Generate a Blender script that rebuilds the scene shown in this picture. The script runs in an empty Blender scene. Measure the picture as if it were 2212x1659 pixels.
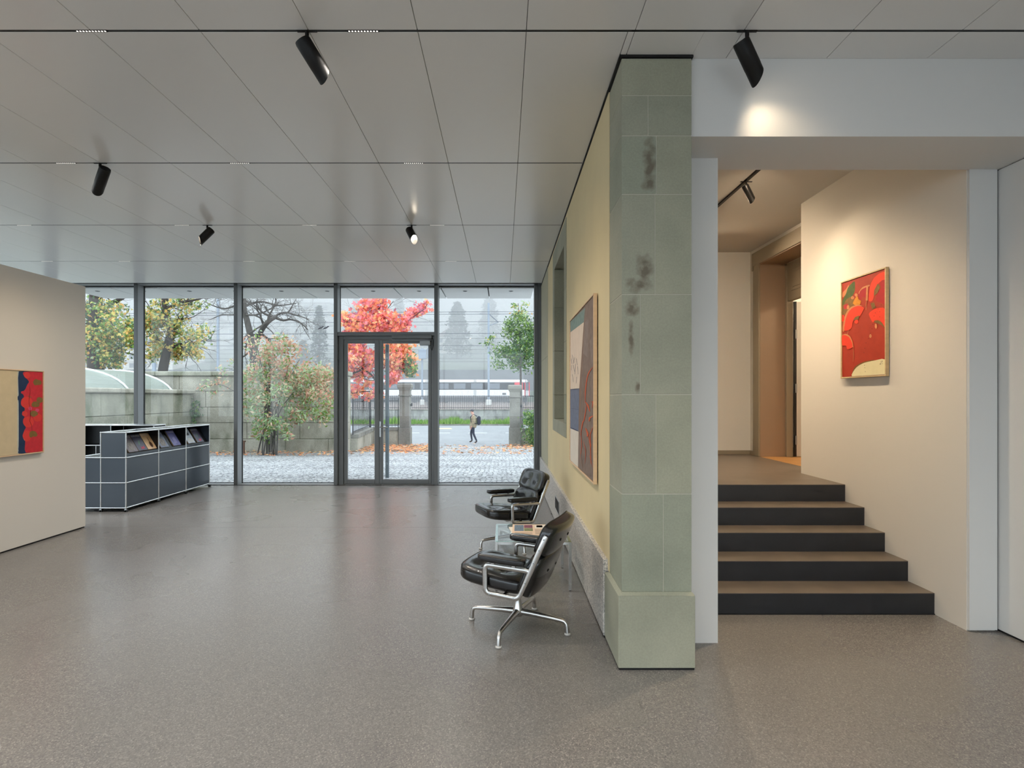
import bpy, math, random
from mathutils import Vector, Matrix
random.seed(7)
PI = math.pi
scene = bpy.context.scene
COL = scene.collection

# ------------------------------------------------------------------ camera
F, CX, CY, CAMZ = 1228.0, 1086.0, 858.0, 1.6      # focal length and vanishing point in pixels of the 2212 x 1659 frame
cam_d = bpy.data.cameras.new('camera'); cam = bpy.data.objects.new('camera', cam_d); COL.objects.link(cam)
cam.location = (0, 0, CAMZ); cam.rotation_euler = (PI/2, 0, 0)
cam_d.sensor_fit = 'HORIZONTAL'; cam_d.sensor_width = 36.0; cam_d.lens = 36.0*F/2212
cam_d.shift_x = (1106-CX)/2212; cam_d.shift_y = (CY-829.5)/2212
cam_d.clip_end = 1000
scene.camera = cam

# ------------------------------------------------------------------ world: even, bright overcast sky
world = bpy.data.worlds.new('overcast_sky'); scene.world = world; world.use_nodes = True
bgn = world.node_tree.nodes['Background']
bgn.inputs['Color'].default_value = (0.82, 0.915, 1.0, 1); bgn.inputs['Strength'].default_value = 2.5

scene.view_settings.view_transform = 'Standard'; scene.view_settings.look = 'None'
scene.view_settings.exposure = 0.3; scene.view_settings.gamma = 1.0; scene.view_settings.use_curve_mapping = False
scene.cycles.max_bounces = 7; scene.cycles.diffuse_bounces = 3; scene.cycles.use_light_tree = False; scene.cycles.adaptive_threshold = 0.06; scene.cycles.adaptive_min_samples = 12; scene.cycles.glossy_bounces = 3
scene.cycles.transparent_max_bounces = 16; scene.cycles.transmission_bounces = 4; scene.cycles.volume_bounces = 1
scene.cycles.sample_clamp_indirect = 4.0; scene.cycles.caustics_reflective = False; scene.cycles.caustics_refractive = False
scene.cycles.volume_max_steps = 64

MODULE_W, SPOT_W = 54.0, 38.0

def P(px, py, Y):
    return Vector(((px-CX)*Y/F, Y, CAMZ-(py-CY)*Y/F))

# ------------------------------------------------------------------ helpers: materials
def lin(c):
    c = c/255.0
    return c/12.92 if c <= 0.04045 else ((c+0.055)/1.055)**2.4
def C(r, g, b): return (lin(r), lin(g), lin(b), 1.0)
MATS = {}
def mat(name, col, rough=0.6, metal=0.0, spec=0.5, var=0.0, vscale=6.0, bump=0.0, bscale=40.0, emit=None, es=0.0, coat=0.0, stretch=None, detail=4.0):
    if name in MATS: return MATS[name]
    m = bpy.data.materials.new(name); m.use_nodes = True; MATS[name] = m
    nt = m.node_tree; n = nt.nodes; l = nt.links
    b = n['Principled BSDF']
    b.inputs['Base Color'].default_value = col; b.inputs['Roughness'].default_value = rough
    b.inputs['Metallic'].default_value = metal; b.inputs['Specular IOR Level'].default_value = spec
    b.inputs['Coat Weight'].default_value = coat
    if emit: b.inputs['Emission Color'].default_value = emit; b.inputs['Emission Strength'].default_value = es
    if var or bump:
        tc = n.new('ShaderNodeTexCoord'); src = tc.outputs['Object']
        if stretch:
            mp = n.new('ShaderNodeMapping'); mp.inputs['Scale'].default_value = stretch; l.new(src, mp.inputs['Vector']); src = mp.outputs['Vector']
    if var:
        t = n.new('ShaderNodeTexNoise'); t.inputs['Scale'].default_value = vscale; t.inputs['Detail'].default_value = detail; l.new(src, t.inputs['Vector'])
        r = n.new('ShaderNodeValToRGB'); r.color_ramp.elements[0].position = 0.3; r.color_ramp.elements[1].position = 0.72
        k = 1-var; h = 1+var*0.6
        r.color_ramp.elements[0].color = (col[0]*k, col[1]*k, col[2]*k, 1)
        r.color_ramp.elements[1].color = (min(1, col[0]*h), min(1, col[1]*h), min(1, col[2]*h), 1)
        l.new(t.outputs['Fac'], r.inputs['Fac']); l.new(r.outputs['Color'], b.inputs['Base Color'])
    if bump:
        t2 = n.new('ShaderNodeTexNoise'); t2.inputs['Scale'].default_value = bscale; t2.inputs['Detail'].default_value = 3; l.new(src, t2.inputs['Vector'])
        bp = n.new('ShaderNodeBump'); bp.inputs['Strength'].default_value = bump; bp.inputs['Distance'].default_value = 0.01
        l.new(t2.outputs['Fac'], bp.inputs['Height']); l.new(bp.outputs['Normal'], b.inputs['Normal'])
    return m

def nodes_of(m): return m.node_tree.nodes, m.node_tree.links, m.node_tree.nodes['Principled BSDF']
def ramp(n, stops):
    r = n.new('ShaderNodeValToRGB'); e = r.color_ramp.elements
    while len(e) < len(stops): e.new(0.5)
    for i, (p, c) in enumerate(stops): e[i].position = p; e[i].color = c
    return r
def mixc(n, l, fac, a, b, mode='MIX'):
    x = n.new('ShaderNodeMix'); x.data_type = 'RGBA'; x.blend_type = mode
    for sock, v in ((0, fac), (6, a), (7, b)):
        if isinstance(v, (int, float)): x.inputs[sock].default_value = v
        elif isinstance(v, tuple): x.inputs[sock].default_value = v
        else: l.new(v, x.inputs[sock])
    return x.outputs[2]
def tex(n, l, src, kind, scale, detail=4, rnd=1.0, feature=None):
    t = n.new('ShaderNodeTexNoise' if kind == 'noise' else 'ShaderNodeTexVoronoi')
    t.inputs['Scale'].default_value = scale
    if kind == 'noise': t.inputs['Detail'].default_value = detail
    else:
        t.inputs['Randomness'].default_value = rnd
        if feature: t.feature = feature
    l.new(src, t.inputs['Vector']); return t

def terrazzo():
    m = mat('terrazzo_floor', C(128, 124, 120), 0.3); n, l, b = nodes_of(m)
    tc = n.new('ShaderNodeTexCoord'); o = tc.outputs['Object']
    v = tex(n, l, o, 'vor', 175)
    r = ramp(n, [(0.0, C(98, 95, 94)), (0.35, C(116, 113, 110)), (0.7, C(127, 123, 119)), (1.0, C(160, 155, 148))])
    l.new(v.outputs['Color'], r.inputs['Fac'])
    big = tex(n, l, o, 'noise', 0.45, 2)
    r2 = ramp(n, [(0.3, (0.95, 0.95, 0.95, 1)), (0.7, (1.03, 1.03, 1.03, 1))]); l.new(big.outputs['Fac'], r2.inputs['Fac'])
    l.new(mixc(n, l, 1.0, r.outputs['Color'], r2.outputs['Color'], 'MULTIPLY'), b.inputs['Base Color'])
    rr = ramp(n, [(0.3, (0.25, 0.25, 0.25, 1)), (0.7, (0.31, 0.31, 0.31, 1))]); md = tex(n, l, o, 'noise', 0.9, 2); l.new(md.outputs['Fac'], rr.inputs['Fac'])
    l.new(rr.outputs['Color'], b.inputs['Roughness'])
    return m

def granite():
    m = mat('granite', C(168, 164, 158), 0.55); n, l, b = nodes_of(m)
    tc = n.new('ShaderNodeTexCoord'); o = tc.outputs['Object']
    v = tex(n, l, o, 'vor', 120)
    r = ramp(n, [(0.0, C(96, 96, 98)), (0.3, C(172, 169, 164)), (0.7, C(206, 200, 192)), (1.0, C(232, 228, 220))]); l.new(v.outputs['Color'], r.inputs['Fac'])
    l.new(r.outputs['Color'], b.inputs['Base Color']); return m

def sandstone():
    m = mat('green_sandstone', C(138, 143, 126), 0.85); n, l, b = nodes_of(m)
    tc = n.new('ShaderNodeTexCoord'); o = tc.outputs['Object']
    fine = tex(n, l, o, 'noise', 90, 4); big = tex(n, l, o, 'noise', 2.2, 6)
    oi = n.new('ShaderNodeObjectInfo')
    base = ramp(n, [(0.25, C(150, 152, 138)), (0.55, C(166, 167, 152)), (0.8, C(178, 177, 160))]); l.new(big.outputs['Fac'], base.inputs['Fac'])
    tint = ramp(n, [(0.0, C(238, 242, 236)), (0.5, C(248, 247, 242)), (1.0, C(255, 253, 244))]); l.new(oi.outputs['Random'], tint.inputs['Fac'])
    c1 = mixc(n, l, 1.0, base.outputs['Color'], tint.outputs['Color'], 'MULTIPLY')
    fr = ramp(n, [(0.3, (0.93, 0.93, 0.93, 1)), (0.7, (1.05, 1.05, 1.05, 1))]); l.new(fine.outputs['Fac'], fr.inputs['Fac'])
    l.new(mixc(n, l, 1.0, c1, fr.outputs['Color'], 'MULTIPLY'), b.inputs['Base Color'])
    return m
def stained_sandstone():
    """the same stone with brown mineral stains down its right-hand side (used on three blocks of the pillar)"""
    m = sandstone().copy(); m.name = 'stained_green_sandstone'; n, l, b = nodes_of(m)
    old = b.inputs['Base Color'].links[0].from_socket
    tc = n.new('ShaderNodeTexCoord'); o = tc.outputs['Object']
    t = tex(n, l, o, 'noise', 22.0, 8); total = None
    for (x, z, rx, rz) in ((.868, 2.99, .045, .17), (.862, 2.86, .045, .05), (.835, 2.36, .06, .10), (.80, 2.26, .09, .05), (.765, 2.13, .05, .07), (.76, 1.95, .02, .12), (.88, 1.60, .03, .05), (.80, 1.66, .02, .04)):
        mp = n.new('ShaderNodeMapping'); mp.vector_type = 'TEXTURE'; mp.inputs['Location'].default_value = (x-.9, -.187, z); mp.inputs['Scale'].default_value = (rx, .3, rz); l.new(o, mp.inputs['Vector'])
        ln = n.new('ShaderNodeVectorMath'); ln.operation = 'LENGTH'; l.new(mp.outputs['Vector'], ln.inputs[0])
        mr = n.new('ShaderNodeMapRange'); mr.inputs['From Min'].default_value = 0.0; mr.inputs['From Max'].default_value = 1.7; mr.inputs['To Min'].default_value = 1.0; mr.inputs['To Max'].default_value = 0.0; l.new(ln.outputs['Value'], mr.inputs['Value'])
        if total is None: total = mr.outputs[0]
        else:
            mx = n.new('ShaderNodeMath'); mx.operation = 'MAXIMUM'; l.new(total, mx.inputs[0]); l.new(mr.outputs[0], mx.inputs[1]); total = mx.outputs[0]
    mu = n.new('ShaderNodeMath'); mu.operation = 'MULTIPLY'; l.new(total, mu.inputs[0]); l.new(t.outputs['Fac'], mu.inputs[1])
    r = ramp(n, [(0.20, (0, 0, 0, 1)), (0.46, (0.75, 0.75, 0.75, 1))]); l.new(mu.outputs[0], r.inputs['Fac'])
    l.new(mixc(n, l, r.outputs['Color'], old, C(96, 80, 66)), b.inputs['Base Color']); return m

def cobble():
    m = mat('cobble_paving', C(150, 152, 154), 0.75); n, l, b = nodes_of(m)
    tc = n.new('ShaderNodeTexCoord'); o = tc.outputs['Object']
    v = tex(n, l, o, 'vor', 9.0, rnd=0.7); d = tex(n, l, o, 'vor', 9.0, rnd=0.7, feature='DISTANCE_TO_EDGE')
    r = ramp(n, [(0.0, C(158, 160, 162)), (0.5, C(182, 183, 184)), (1.0, C(208, 208, 206))]); l.new(v.outputs['Color'], r.inputs['Fac'])
    j = ramp(n, [(0.0, C(84, 84, 84)), (0.14, (1, 1, 1, 1))]); l.new(d.outputs['Distance'], j.inputs['Fac'])
    big = tex(n, l, o, 'noise', 0.5, 5); br = ramp(n, [(0.3, (0.88, 0.88, 0.88, 1)), (0.7, (1.06, 1.06, 1.06, 1))]); l.new(big.outputs['Fac'], br.inputs['Fac'])
    c = mixc(n, l, 1.0, r.outputs['Color'], j.outputs['Color'], 'MULTIPLY')
    l.new(mixc(n, l, 1.0, c, br.outputs['Color'], 'MULTIPLY'), b.inputs['Base Color'])
    bp = n.new('ShaderNodeBump'); bp.inputs['Strength'].default_value = 0.6; bp.inputs['Distance'].default_value = 0.02
    jj = ramp(n, [(0.0, (0, 0, 0, 1)), (0.2, (1, 1, 1, 1))]); l.new(d.outputs['Distance'], jj.inputs['Fac'])
    l.new(jj.outputs['Color'], bp.inputs['Height']); l.new(bp.outputs['Normal'], b.inputs['Normal']); return m

def weathered(name, c0, c1, moss):
    m = mat(name, c0, 0.92); n, l, b = nodes_of(m)
    tc = n.new('ShaderNodeTexCoord'); o = tc.outputs['Object']
    a = tex(n, l, o, 'noise', 1.3, 8); r = ramp(n, [(0.3, c0), (0.62, c1)]); l.new(a.outputs['Fac'], r.inputs['Fac'])
    mp = n.new('ShaderNodeMapping'); mp.inputs['Scale'].default_value = (2.2, 2.2, 0.9); l.new(o, mp.inputs['Vector'])
    s = tex(n, l, mp.outputs['Vector'], 'noise', 1.1, 8); sr = ramp(n, [(0.5, (0, 0, 0, 1)), (0.72, (0.8, 0.8, 0.8, 1))]); l.new(s.outputs['Fac'], sr.inputs['Fac'])
    f = tex(n, l, o, 'noise', 26, 5); fr = ramp(n, [(0.3, (0.84, 0.84, 0.84, 1)), (0.7, (1.08, 1.08, 1.08, 1))]); l.new(f.outputs['Fac'], fr.inputs['Fac'])
    c = mixc(n, l, sr.outputs['Color'], r.outputs['Color'], moss)
    l.new(mixc(n, l, 1.0, c, fr.outputs['Color'], 'MULTIPLY'), b.inputs['Base Color'])
    bp = n.new('ShaderNodeBump'); bp.inputs['Strength'].default_value = 0.4; bp.inputs['Distance'].default_value = 0.03
    l.new(f.outputs['Fac'], bp.inputs['Height']); l.new(bp.outputs['Normal'], b.inputs['Normal']); return m

def glass(name, tint=(0.97, 0.985, 0.985, 1), refl=1.0):
    m = bpy.data.materials.new(name); m.use_nodes = True; MATS[name] = m; nt = m.node_tree; n = nt.nodes; l = nt.links
    n.remove(n['Principled BSDF']); out = n['Material Output']
    tr = n.new('ShaderNodeBsdfTransparent'); tr.inputs['Color'].default_value = tint
    gl = n.new('ShaderNodeBsdfGlossy'); gl.inputs['Roughness'].default_value = 0.0
    fr = n.new('ShaderNodeFresnel'); fr.inputs['IOR'].default_value = 1.5
    ge = n.new('ShaderNodeNewGeometry'); iv = n.new('ShaderNodeMath'); iv.operation = 'SUBTRACT'; iv.inputs[0].default_value = refl; l.new(ge.outputs['Backfacing'], iv.inputs[1]); iv.use_clamp = True
    mu = n.new('ShaderNodeMath'); mu.operation = 'MULTIPLY'; l.new(fr.outputs['Fac'], mu.inputs[0]); l.new(iv.outputs[0], mu.inputs[1])
    mx = n.new('ShaderNodeMixShader'); l.new(mu.outputs[0], mx.inputs['Fac']); l.new(tr.outputs[0], mx.inputs[1]); l.new(gl.outputs[0], mx.inputs[2])
    l.new(mx.outputs[0], out.inputs['Surface']); return m

def leafmat(name, col):
    m = bpy.data.materials.new(name); m.use_nodes = True; MATS[name] = m; nt = m.node_tree; n = nt.nodes; l = nt.links
    n.remove(n['Principled BSDF']); out = n['Material Output']
    d = n.new('ShaderNodeBsdfDiffuse'); d.inputs['Color'].default_value = col
    t = n.new('ShaderNodeBsdfTranslucent'); t.inputs['Color'].default_value = col
    mx = n.new('ShaderNodeMixShader'); mx.inputs['Fac'].default_value = 0.45
    l.new(d.outputs[0], mx.inputs[1]); l.new(t.outputs[0], mx.inputs[2]); l.new(mx.outputs[0], out.inputs['Surface']); return m

# ------------------------------------------------------------------ helpers: meshes
class MB:
    def __init__(s): s.v = []; s.f = []; s.m = []; s.X = None
    def vert(s, p):
        p = Vector(p)
        if s.X is not None: p = s.X @ p
        s.v.append(p); return len(s.v)-1
    def face(s, idx, m=0): s.f.append(tuple(idx)); s.m.append(m)
    def poly(s, pts, m=0): s.face([s.vert(p) for p in pts], m)
    def box(s, x0, x1, y0, y1, z0, z1, m=0):
        i = [s.vert((x, y, z)) for z in (z0, z1) for y in (y0, y1) for x in (x0, x1)]
        for q in ((0, 2, 3, 1), (4, 5, 7, 6), (0, 1, 5, 4), (2, 6, 7, 3), (0, 4, 6, 2), (1, 3, 7, 5)): s.face([i[k] for k in q], m)
        return s
    def cbox(s, x0, x1, y0, y1, z0, z1, b=0.004, m=0):
        """box with chamfered edges"""
        b = min(b, (x1-x0)*.45, (y1-y0)*.45, (z1-z0)*.45)
        lo = (x0, y0, z0); hi = (x1, y1, z1); ix = {}
        for sx in (0, 1):
            for sy in (0, 1):
                for sz in (0, 1):
                    sg = (sx, sy, sz)
                    for ax in range(3):
                        p = []
                        for k in range(3):
                            e = hi[k] if sg[k] else lo[k]; d = -b if sg[k] else b
                            p.append(e if k == ax else e+d)
                        ix[(sg, ax)] = s.vert(p)
        def corner(ax, a, i, j):
            sg = [0, 0, 0]; o = [k for k in range(3) if k != ax]; sg[ax] = a; sg[o[0]] = i; sg[o[1]] = j; return tuple(sg)
        for ax in range(3):
            for a in (0, 1):
                q = [ix[(corner(ax, a, i, j), ax)] for i, j in ((0, 0), (1, 0), (1, 1), (0, 1))]
                flip = (a == 0) != (ax == 1)
                s.face(q[::-1] if flip else q, m)
        for ax in range(3):               # edges along ax
            o = [k for k in range(3) if k != ax]
            for i in (0, 1):
                for j in (0, 1):
                    A = corner(ax, 0, i, j); B = corner(ax, 1, i, j)
                    s.face([ix[(A, o[0])], ix[(B, o[0])], ix[(B, o[1])], ix[(A, o[1])]], m)
        for sx in (0, 1):
            for sy in (0, 1):
                for sz in (0, 1): s.face([ix[((sx, sy, sz), k)] for k in range(3)], m)
        return s
    def sweep(s, pts, r, n=8, closed=False, cap=True, section=None, m=0, up=None):
        pts = [Vector(p) for p in pts]; N = len(pts)
        rs = r if isinstance(r, (list, tuple)) else [r]*N
        sec = section or [(math.cos(2*PI*k/n), math.sin(2*PI*k/n)) for k in range(n)]
        n = len(sec); rings = []; nrm = None
        for i, p in enumerate(pts):
            a = pts[i-1] if (i > 0 or closed) else p; c = pts[(i+1) % N] if (i < N-1 or closed) else p
            d1 = (p-a).normalized() if (p-a).length > 1e-9 else None; d2 = (c-p).normalized() if (c-p).length > 1e-9 else None
            t = ((d1 or d2)+(d2 or d1)).normalized()
            if up is not None: u = Vector(up); nrm = (u-t*u.dot(t)).normalized()
            elif nrm is None:
                u = Vector((0, 0, 1)) if abs(t.z) < 0.9 else Vector((1, 0, 0)); nrm = (u-t*u.dot(t)).normalized()
            else: nrm = (nrm-t*nrm.dot(t)).normalized()
            bn = t.cross(nrm); k = 1.0
            if d1 is not None and d2 is not None: k = 1/max(0.5, math.sqrt(max(0, (1+d1.dot(d2))/2)))
            if section: rings.append([s.vert(p+nrm*(x*rs[i])+bn*(y*rs[i]*(k if up is not None else 1))) for x, y in sec])
            else: rings.append([s.vert(p+(nrm*x+bn*y)*rs[i]) for x, y in sec])
        R = len(rings)
        for i in range(R if closed else R-1):
            A = rings[i]; B = rings[(i+1) % R]
            for k in range(n): s.face((A[k], A[(k+1) % n], B[(k+1) % n], B[k]), m)
        if cap and not closed:
            s.face(rings[0][::-1], m); s.face(rings[-1], m)
        return s
    def lathe(s, prof, n=16, o=(0, 0, 0), m=0, cap=True):
        o = Vector(o); rings = []
        for r, z in prof: rings.append([s.vert(o+Vector((r*math.cos(2*PI*k/n), r*math.sin(2*PI*k/n), z))) for k in range(n)])
        for A, B in zip(rings, rings[1:]):
            for k in range(n): s.face((A[k], A[(k+1) % n], B[(k+1) % n], B[k]), m)
        if cap: s.face(rings[0][::-1], m); s.face(rings[-1], m)
        return s
    def build(s, name, mats, parent=None, smooth=None, kind=None):
        me = bpy.data.meshes.new(name)
        off = world_off(parent)
        me.from_pydata([tuple(p-off) for p in s.v], [], s.f)
        ms = mats if isinstance(mats, (list, tuple)) else [mats]
        for x in ms: me.materials.append(x)
        if len(ms) > 1: me.polygons.foreach_set('material_index', s.m)
        if smooth is not None:
            me.polygons.foreach_set('use_smooth', [True]*len(me.polygons))
            me.set_sharp_from_angle(angle=math.radians(smooth))
        me.update()
        o = bpy.data.objects.new(name, me); COL.objects.link(o)
        if parent is not None: o.parent = parent
        if kind: o['kind'] = kind
        return o
def world_off(o):
    v = Vector((0, 0, 0))
    while o is not None: v += o.location; o = o.parent
    return v
def tag(o, label=None, cat=None, group=None, kind=None):
    if label: o['label'] = label
    if cat: o['category'] = cat
    if group: o['group'] = group
    if kind: o['kind'] = kind
    return o
def empty(name, loc=(0, 0, 0), rz=0.0, label=None, cat=None, group=None, kind=None, parent=None):
    o = bpy.data.objects.new(name, None); COL.objects.link(o); o.empty_display_size = 0.1
    o.location = loc; o.rotation_euler = (0, 0, rz)
    if parent is not None: o.parent = parent
    return tag(o, label, cat, group, kind)
def bx(name, m, parent, x0, x1, y0, y1, z0, z1, b=0.0, kind=None, smooth=None):
    mb = MB()
    if b: mb.cbox(x0, x1, y0, y1, z0, z1, b)
    else: mb.box(x0, x1, y0, y1, z0, z1)
    return mb.build(name, m, parent, smooth, kind)
def copy_tree(o, parent=None):
    c = o.copy(); COL.objects.link(c); c.parent = parent
    for ch in list(o.children): copy_tree(ch, c)
    return c
def fix_normals(o):
    import bmesh
    b = bmesh.new(); b.from_mesh(o.data); bmesh.ops.recalc_face_normals(b, faces=b.faces); b.to_mesh(o.data); b.free(); return o
def arc(cx, cz, r, a0, a1, n=5):
    return [(cx+r*math.cos(a0+(a1-a0)*k/n), cz+r*math.sin(a0+(a1-a0)*k/n)) for k in range(n+1)]
def rounded(pts, r, n=4, closed=True):
    """round the corners of a polyline of Vectors"""
    out = []; N = len(pts)
    for i, p in enumerate(pts):
        p = Vector(p)
        if not closed and i in (0, N-1): out.append(p); continue
        a = Vector(pts[i-1]); c = Vector(pts[(i+1) % N])
        da = a-p; dc = c-p; rr = min(r, da.length*.45, dc.length*.45)
        A = p+da.normalized()*rr; B = p+dc.normalized()*rr
        for k in range(n+1):
            t = k/n; out.append(A*(1-t)**2+p*(2*t*(1-t))+B*t*t)
    return out

M = dict(
    floor=terrazzo(), granite=granite(), sand=sandstone(),
    ceil=mat('lacquered_metal_ceiling', C(232, 231, 229), 0.24, 0.0, 0.6, var=0.0),
    white=mat('white_paint', C(226, 225, 222), 0.75),
    warmwhite=mat('warm_white_paint', C(226, 220, 210), 0.8),
    partition=mat('partition_paint', C(218, 212, 203), 0.8),
    plaster=mat('yellow_plaster', C(222, 206, 164), 0.85, var=0.06, vscale=1.5),
    black=mat('black_gap', C(14, 14, 15), 0.7), track=mat('black_track_metal', C(10, 10, 11), 0.45),
    lamp=mat('black_lamp_metal', C(14, 13, 12), 0.5, 0.0, 0.35),
    alu=mat('grey_anodised_aluminium', C(104, 106, 106), 0.42, 0.35, 0.5),
    alul=mat('light_aluminium', C(150, 153, 154), 0.4, 0.4),
    chrome=mat('chrome', C(214, 214, 212), 0.12, 1.0), castalu=mat('polished_aluminium', C(205, 203, 200), 0.24, 1.0, var=0.05, vscale=30),
    leather=mat('black_leather', C(15, 15, 16), 0.24, 0.0, 0.6, bump=0.06, bscale=140, coat=0.35),
    leather_seam=mat('leather_piping', C(22, 21, 21), 0.35),
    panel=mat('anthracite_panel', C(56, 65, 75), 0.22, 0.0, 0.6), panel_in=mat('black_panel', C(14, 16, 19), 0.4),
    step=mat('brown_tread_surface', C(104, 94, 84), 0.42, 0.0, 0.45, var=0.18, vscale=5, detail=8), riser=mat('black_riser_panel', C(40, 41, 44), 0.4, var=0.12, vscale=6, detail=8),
    wood=mat('oak_parquet', C(186, 138, 82), 0.4, var=0.2, vscale=3, stretch=(1, 8, 1)),
    oak=mat('pale_wood_frame', C(205, 178, 134), 0.5, var=0.12, vscale=9, stretch=(1, 1, 6)),
    maple=mat('light_wood_frame', C(222, 190, 152), 0.5, var=0.08, vscale=9, stretch=(1, 1, 5)),
    taupe=mat('taupe_paint', C(146, 134, 114), 0.55), taupe_d=mat('brown_reveal_paint', C(150, 126, 104), 0.6),
    glass=glass('clear_glass'), tglass=glass('table_glass', (0.90, 0.95, 0.93, 1)),
    steel=mat('stainless_steel', C(170, 172, 172), 0.3, 1.0), rubber=mat('black_rubber', C(18, 18, 18), 0.6),
    glide=mat('white_glide', C(205, 202, 196), 0.5),
    hot=mat('lit_lens', (1, 0.86, 0.66, 1), 0.5, emit=(1, 0.86, 0.68, 1), es=30.0),
    dot=mat('lit_dot_lens', (1, 0.95, 0.88, 1), 0.5, emit=(1, 0.95, 0.88, 1), es=1.1),
)
M['stain'] = stained_sandstone()

# ================================================================== THE ROOM
CZ = 3.62                     # ceiling height
XL, XR = -8.1, 3.40           # left glass front, right wall
YB = -4.6                     # wall behind the camera
YG = 10.52                    # glass plane of the window front
SLOT = [3.136+1.77*k for k in range(-4, 4)]
YEND = 10.04

fl = empty('floor', kind='structure')
bx('floor_slab', M['floor'], fl, XL-.1, XR+.3, YB, 6.988, -0.15, 0)
bx('floor_slab', M['floor'], fl, XL-.1, 1.0, 6.992, 10.60, -0.15, 0)
bx('joint_strip', M['black'], fl, XL-.1, 1.0, 6.98, 7.0, -0.16, -0.004)

# ceiling: metal panels with fine joints, dark void above
ce = empty('ceiling', kind='structure')
bx('ceiling_void', M['black'], ce, XL-.1, XR+.3, YB-.1, 3.40, 3.66, 3.95)
bx('ceiling_void', M['black'], ce, XL-.1, 0.95, 3.40, 10.60, 3.76, 3.95)
bx('ceiling_void', M['black'], ce, XL-.1, 0.72, 3.40, 10.02, 3.66, 3.76)
PANEL_MESH = {}
def ceil_panel(x0, x1, y0, y1):
    key = (round(x1-x0, 4), round(y1-y0, 4))
    if key not in PANEL_MESH:
        o = MB().cbox(0, x1-x0, 0, y1-y0, 0, .03, .0015).build('ceiling_panel', M['ceil'], ce); PANEL_MESH[key] = o.data
    else:
        o = bpy.data.objects.new('ceiling_panel', PANEL_MESH[key]); COL.objects.link(o); o.parent = ce
    o.location = (x0, y0, CZ)
xs = [0.13+0.6*k for k in range(-14, 7)]
rows = [(YB, SLOT[0])]+list(zip(SLOT, SLOT[1:]))+[(SLOT[-1], YEND)]
for (ya, yb) in rows:
    y0 = ya+.0095; y1 = yb-(.0095 if yb != YEND else 0)
    for xa, xb in zip(xs, xs[1:]):
        x0 = max(xa, XL)+.0016; x1 = min(xb, XR)-.0016
        if x1-x0 < .02: continue
        if y0 > 3 and xa > 0.1:
            if y0 < 3.2:                                   # the row that runs into the pillar and the white beam
                if xa < .2: ceil_panel(x0, 0.690, y0, y1); ceil_panel(0.694, x1, y0, 3.352)
                elif xa < 1.0: ceil_panel(x0, 1.117, y0, 3.352); ceil_panel(1.1172, x1, y0, 3.392)
                else: ceil_panel(x0, x1, y0, 3.392)
            elif xa < .2: ceil_panel(x0, 0.690, y0, y1)
        else: ceil_panel(x0, x1, y0, y1)
bx('ceiling_edge', M['alul'], ce, XL, 0.69, YEND+.001, YEND+.012, CZ-.001, CZ+.12)

# black lighting tracks in the joints
ends = ['behind the camera', 'behind the camera', 'behind the camera', 'behind the camera']
names = {4: 'black track across the near ceiling, above stone pillar and white beam', 5: 'black track in ceiling joint, second from the near one',
         6: 'black track in ceiling joint carrying two lit spotlights', 7: 'thin black track in ceiling joint closest to the window front'}
for i, y in enumerate(SLOT):
    o = bx('lighting_track', M['track'], None, XL+.01, (XR-.01) if y < 3.3 else 0.685, y-.009, y+.009, CZ+.001, CZ+.04)
    if i in names: tag(o, names[i], 'lighting track', 'ceiling tracks')
    else: tag(o, 'black ceiling track in the part of the room behind the viewer', 'lighting track', 'ceiling tracks')

# window front -------------------------------------------------------------
MUL = [-8.485, -6.666, -4.851, -3.035, -1.211, 0.609]     # mullion centres (front)
def mullion(n, x, y0=10.32, y1=10.535, zt=3.78):
    t = empty('trim_%d' % n, (x, y0, 0), kind='structure')
    bx('mullion_front', M['alu'], t, x-.034, x+.034, y0, y0+.012, 0, zt, .003)
    bx('mullion_web', M['alul'], t, x-.030, x+.030, y0+.012, y1-.03, 0, zt)
    bx('glazing_seal', M['rubber'], t, x-.034, x+.034, y1-.03, y1+.01, 0, zt)
for i, x in enumerate(MUL[1:]): mullion(i+1, x)
t = empty('trim_6', (0.68, 10.3, 0), kind='structure')
bx('wall_post', M['alu'], t, 0.645, 0.700, 10.30, 10.53, 0, 3.70, .002)
for i in range(5):
    xa, xb = MUL[i], MUL[i+1]
    if i == 0: xa = XL
    w = empty('window_%d' % (i+1), ((xa+xb)/2, YG, 0), kind='structure')
    a, b = xa+.034, xb-.034
    bx('head_frame', M['alul'], w, a, b, 10.32, 10.52, 3.655, 3.76)
    bx('head_seal', M['rubber'], w, a, b, 10.50, 10.54, 3.640, 3.656)
    if i == 3:
        bx('pane', M['glass'], w, a, b, YG, YG+.012, 2.79, 3.65)
    else:
        bx('sill_frame', M['alul'], w, a, b, 10.36, 10.50, 0.0, 0.012)
        bx('sill_seal', M['rubber'], w, a, b, 10.50, 10.54, 0.0, 0.022)
        bx('pane', M['glass'], w, a, b, YG, YG+.012, 0.02, 3.65)
        if i in (1, 2): pass
bx('sill_track', M['rubber'], empty('trim_7', kind='structure'), XL, 0.65, 10.30, 10.318, -.002, .004)

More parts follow.
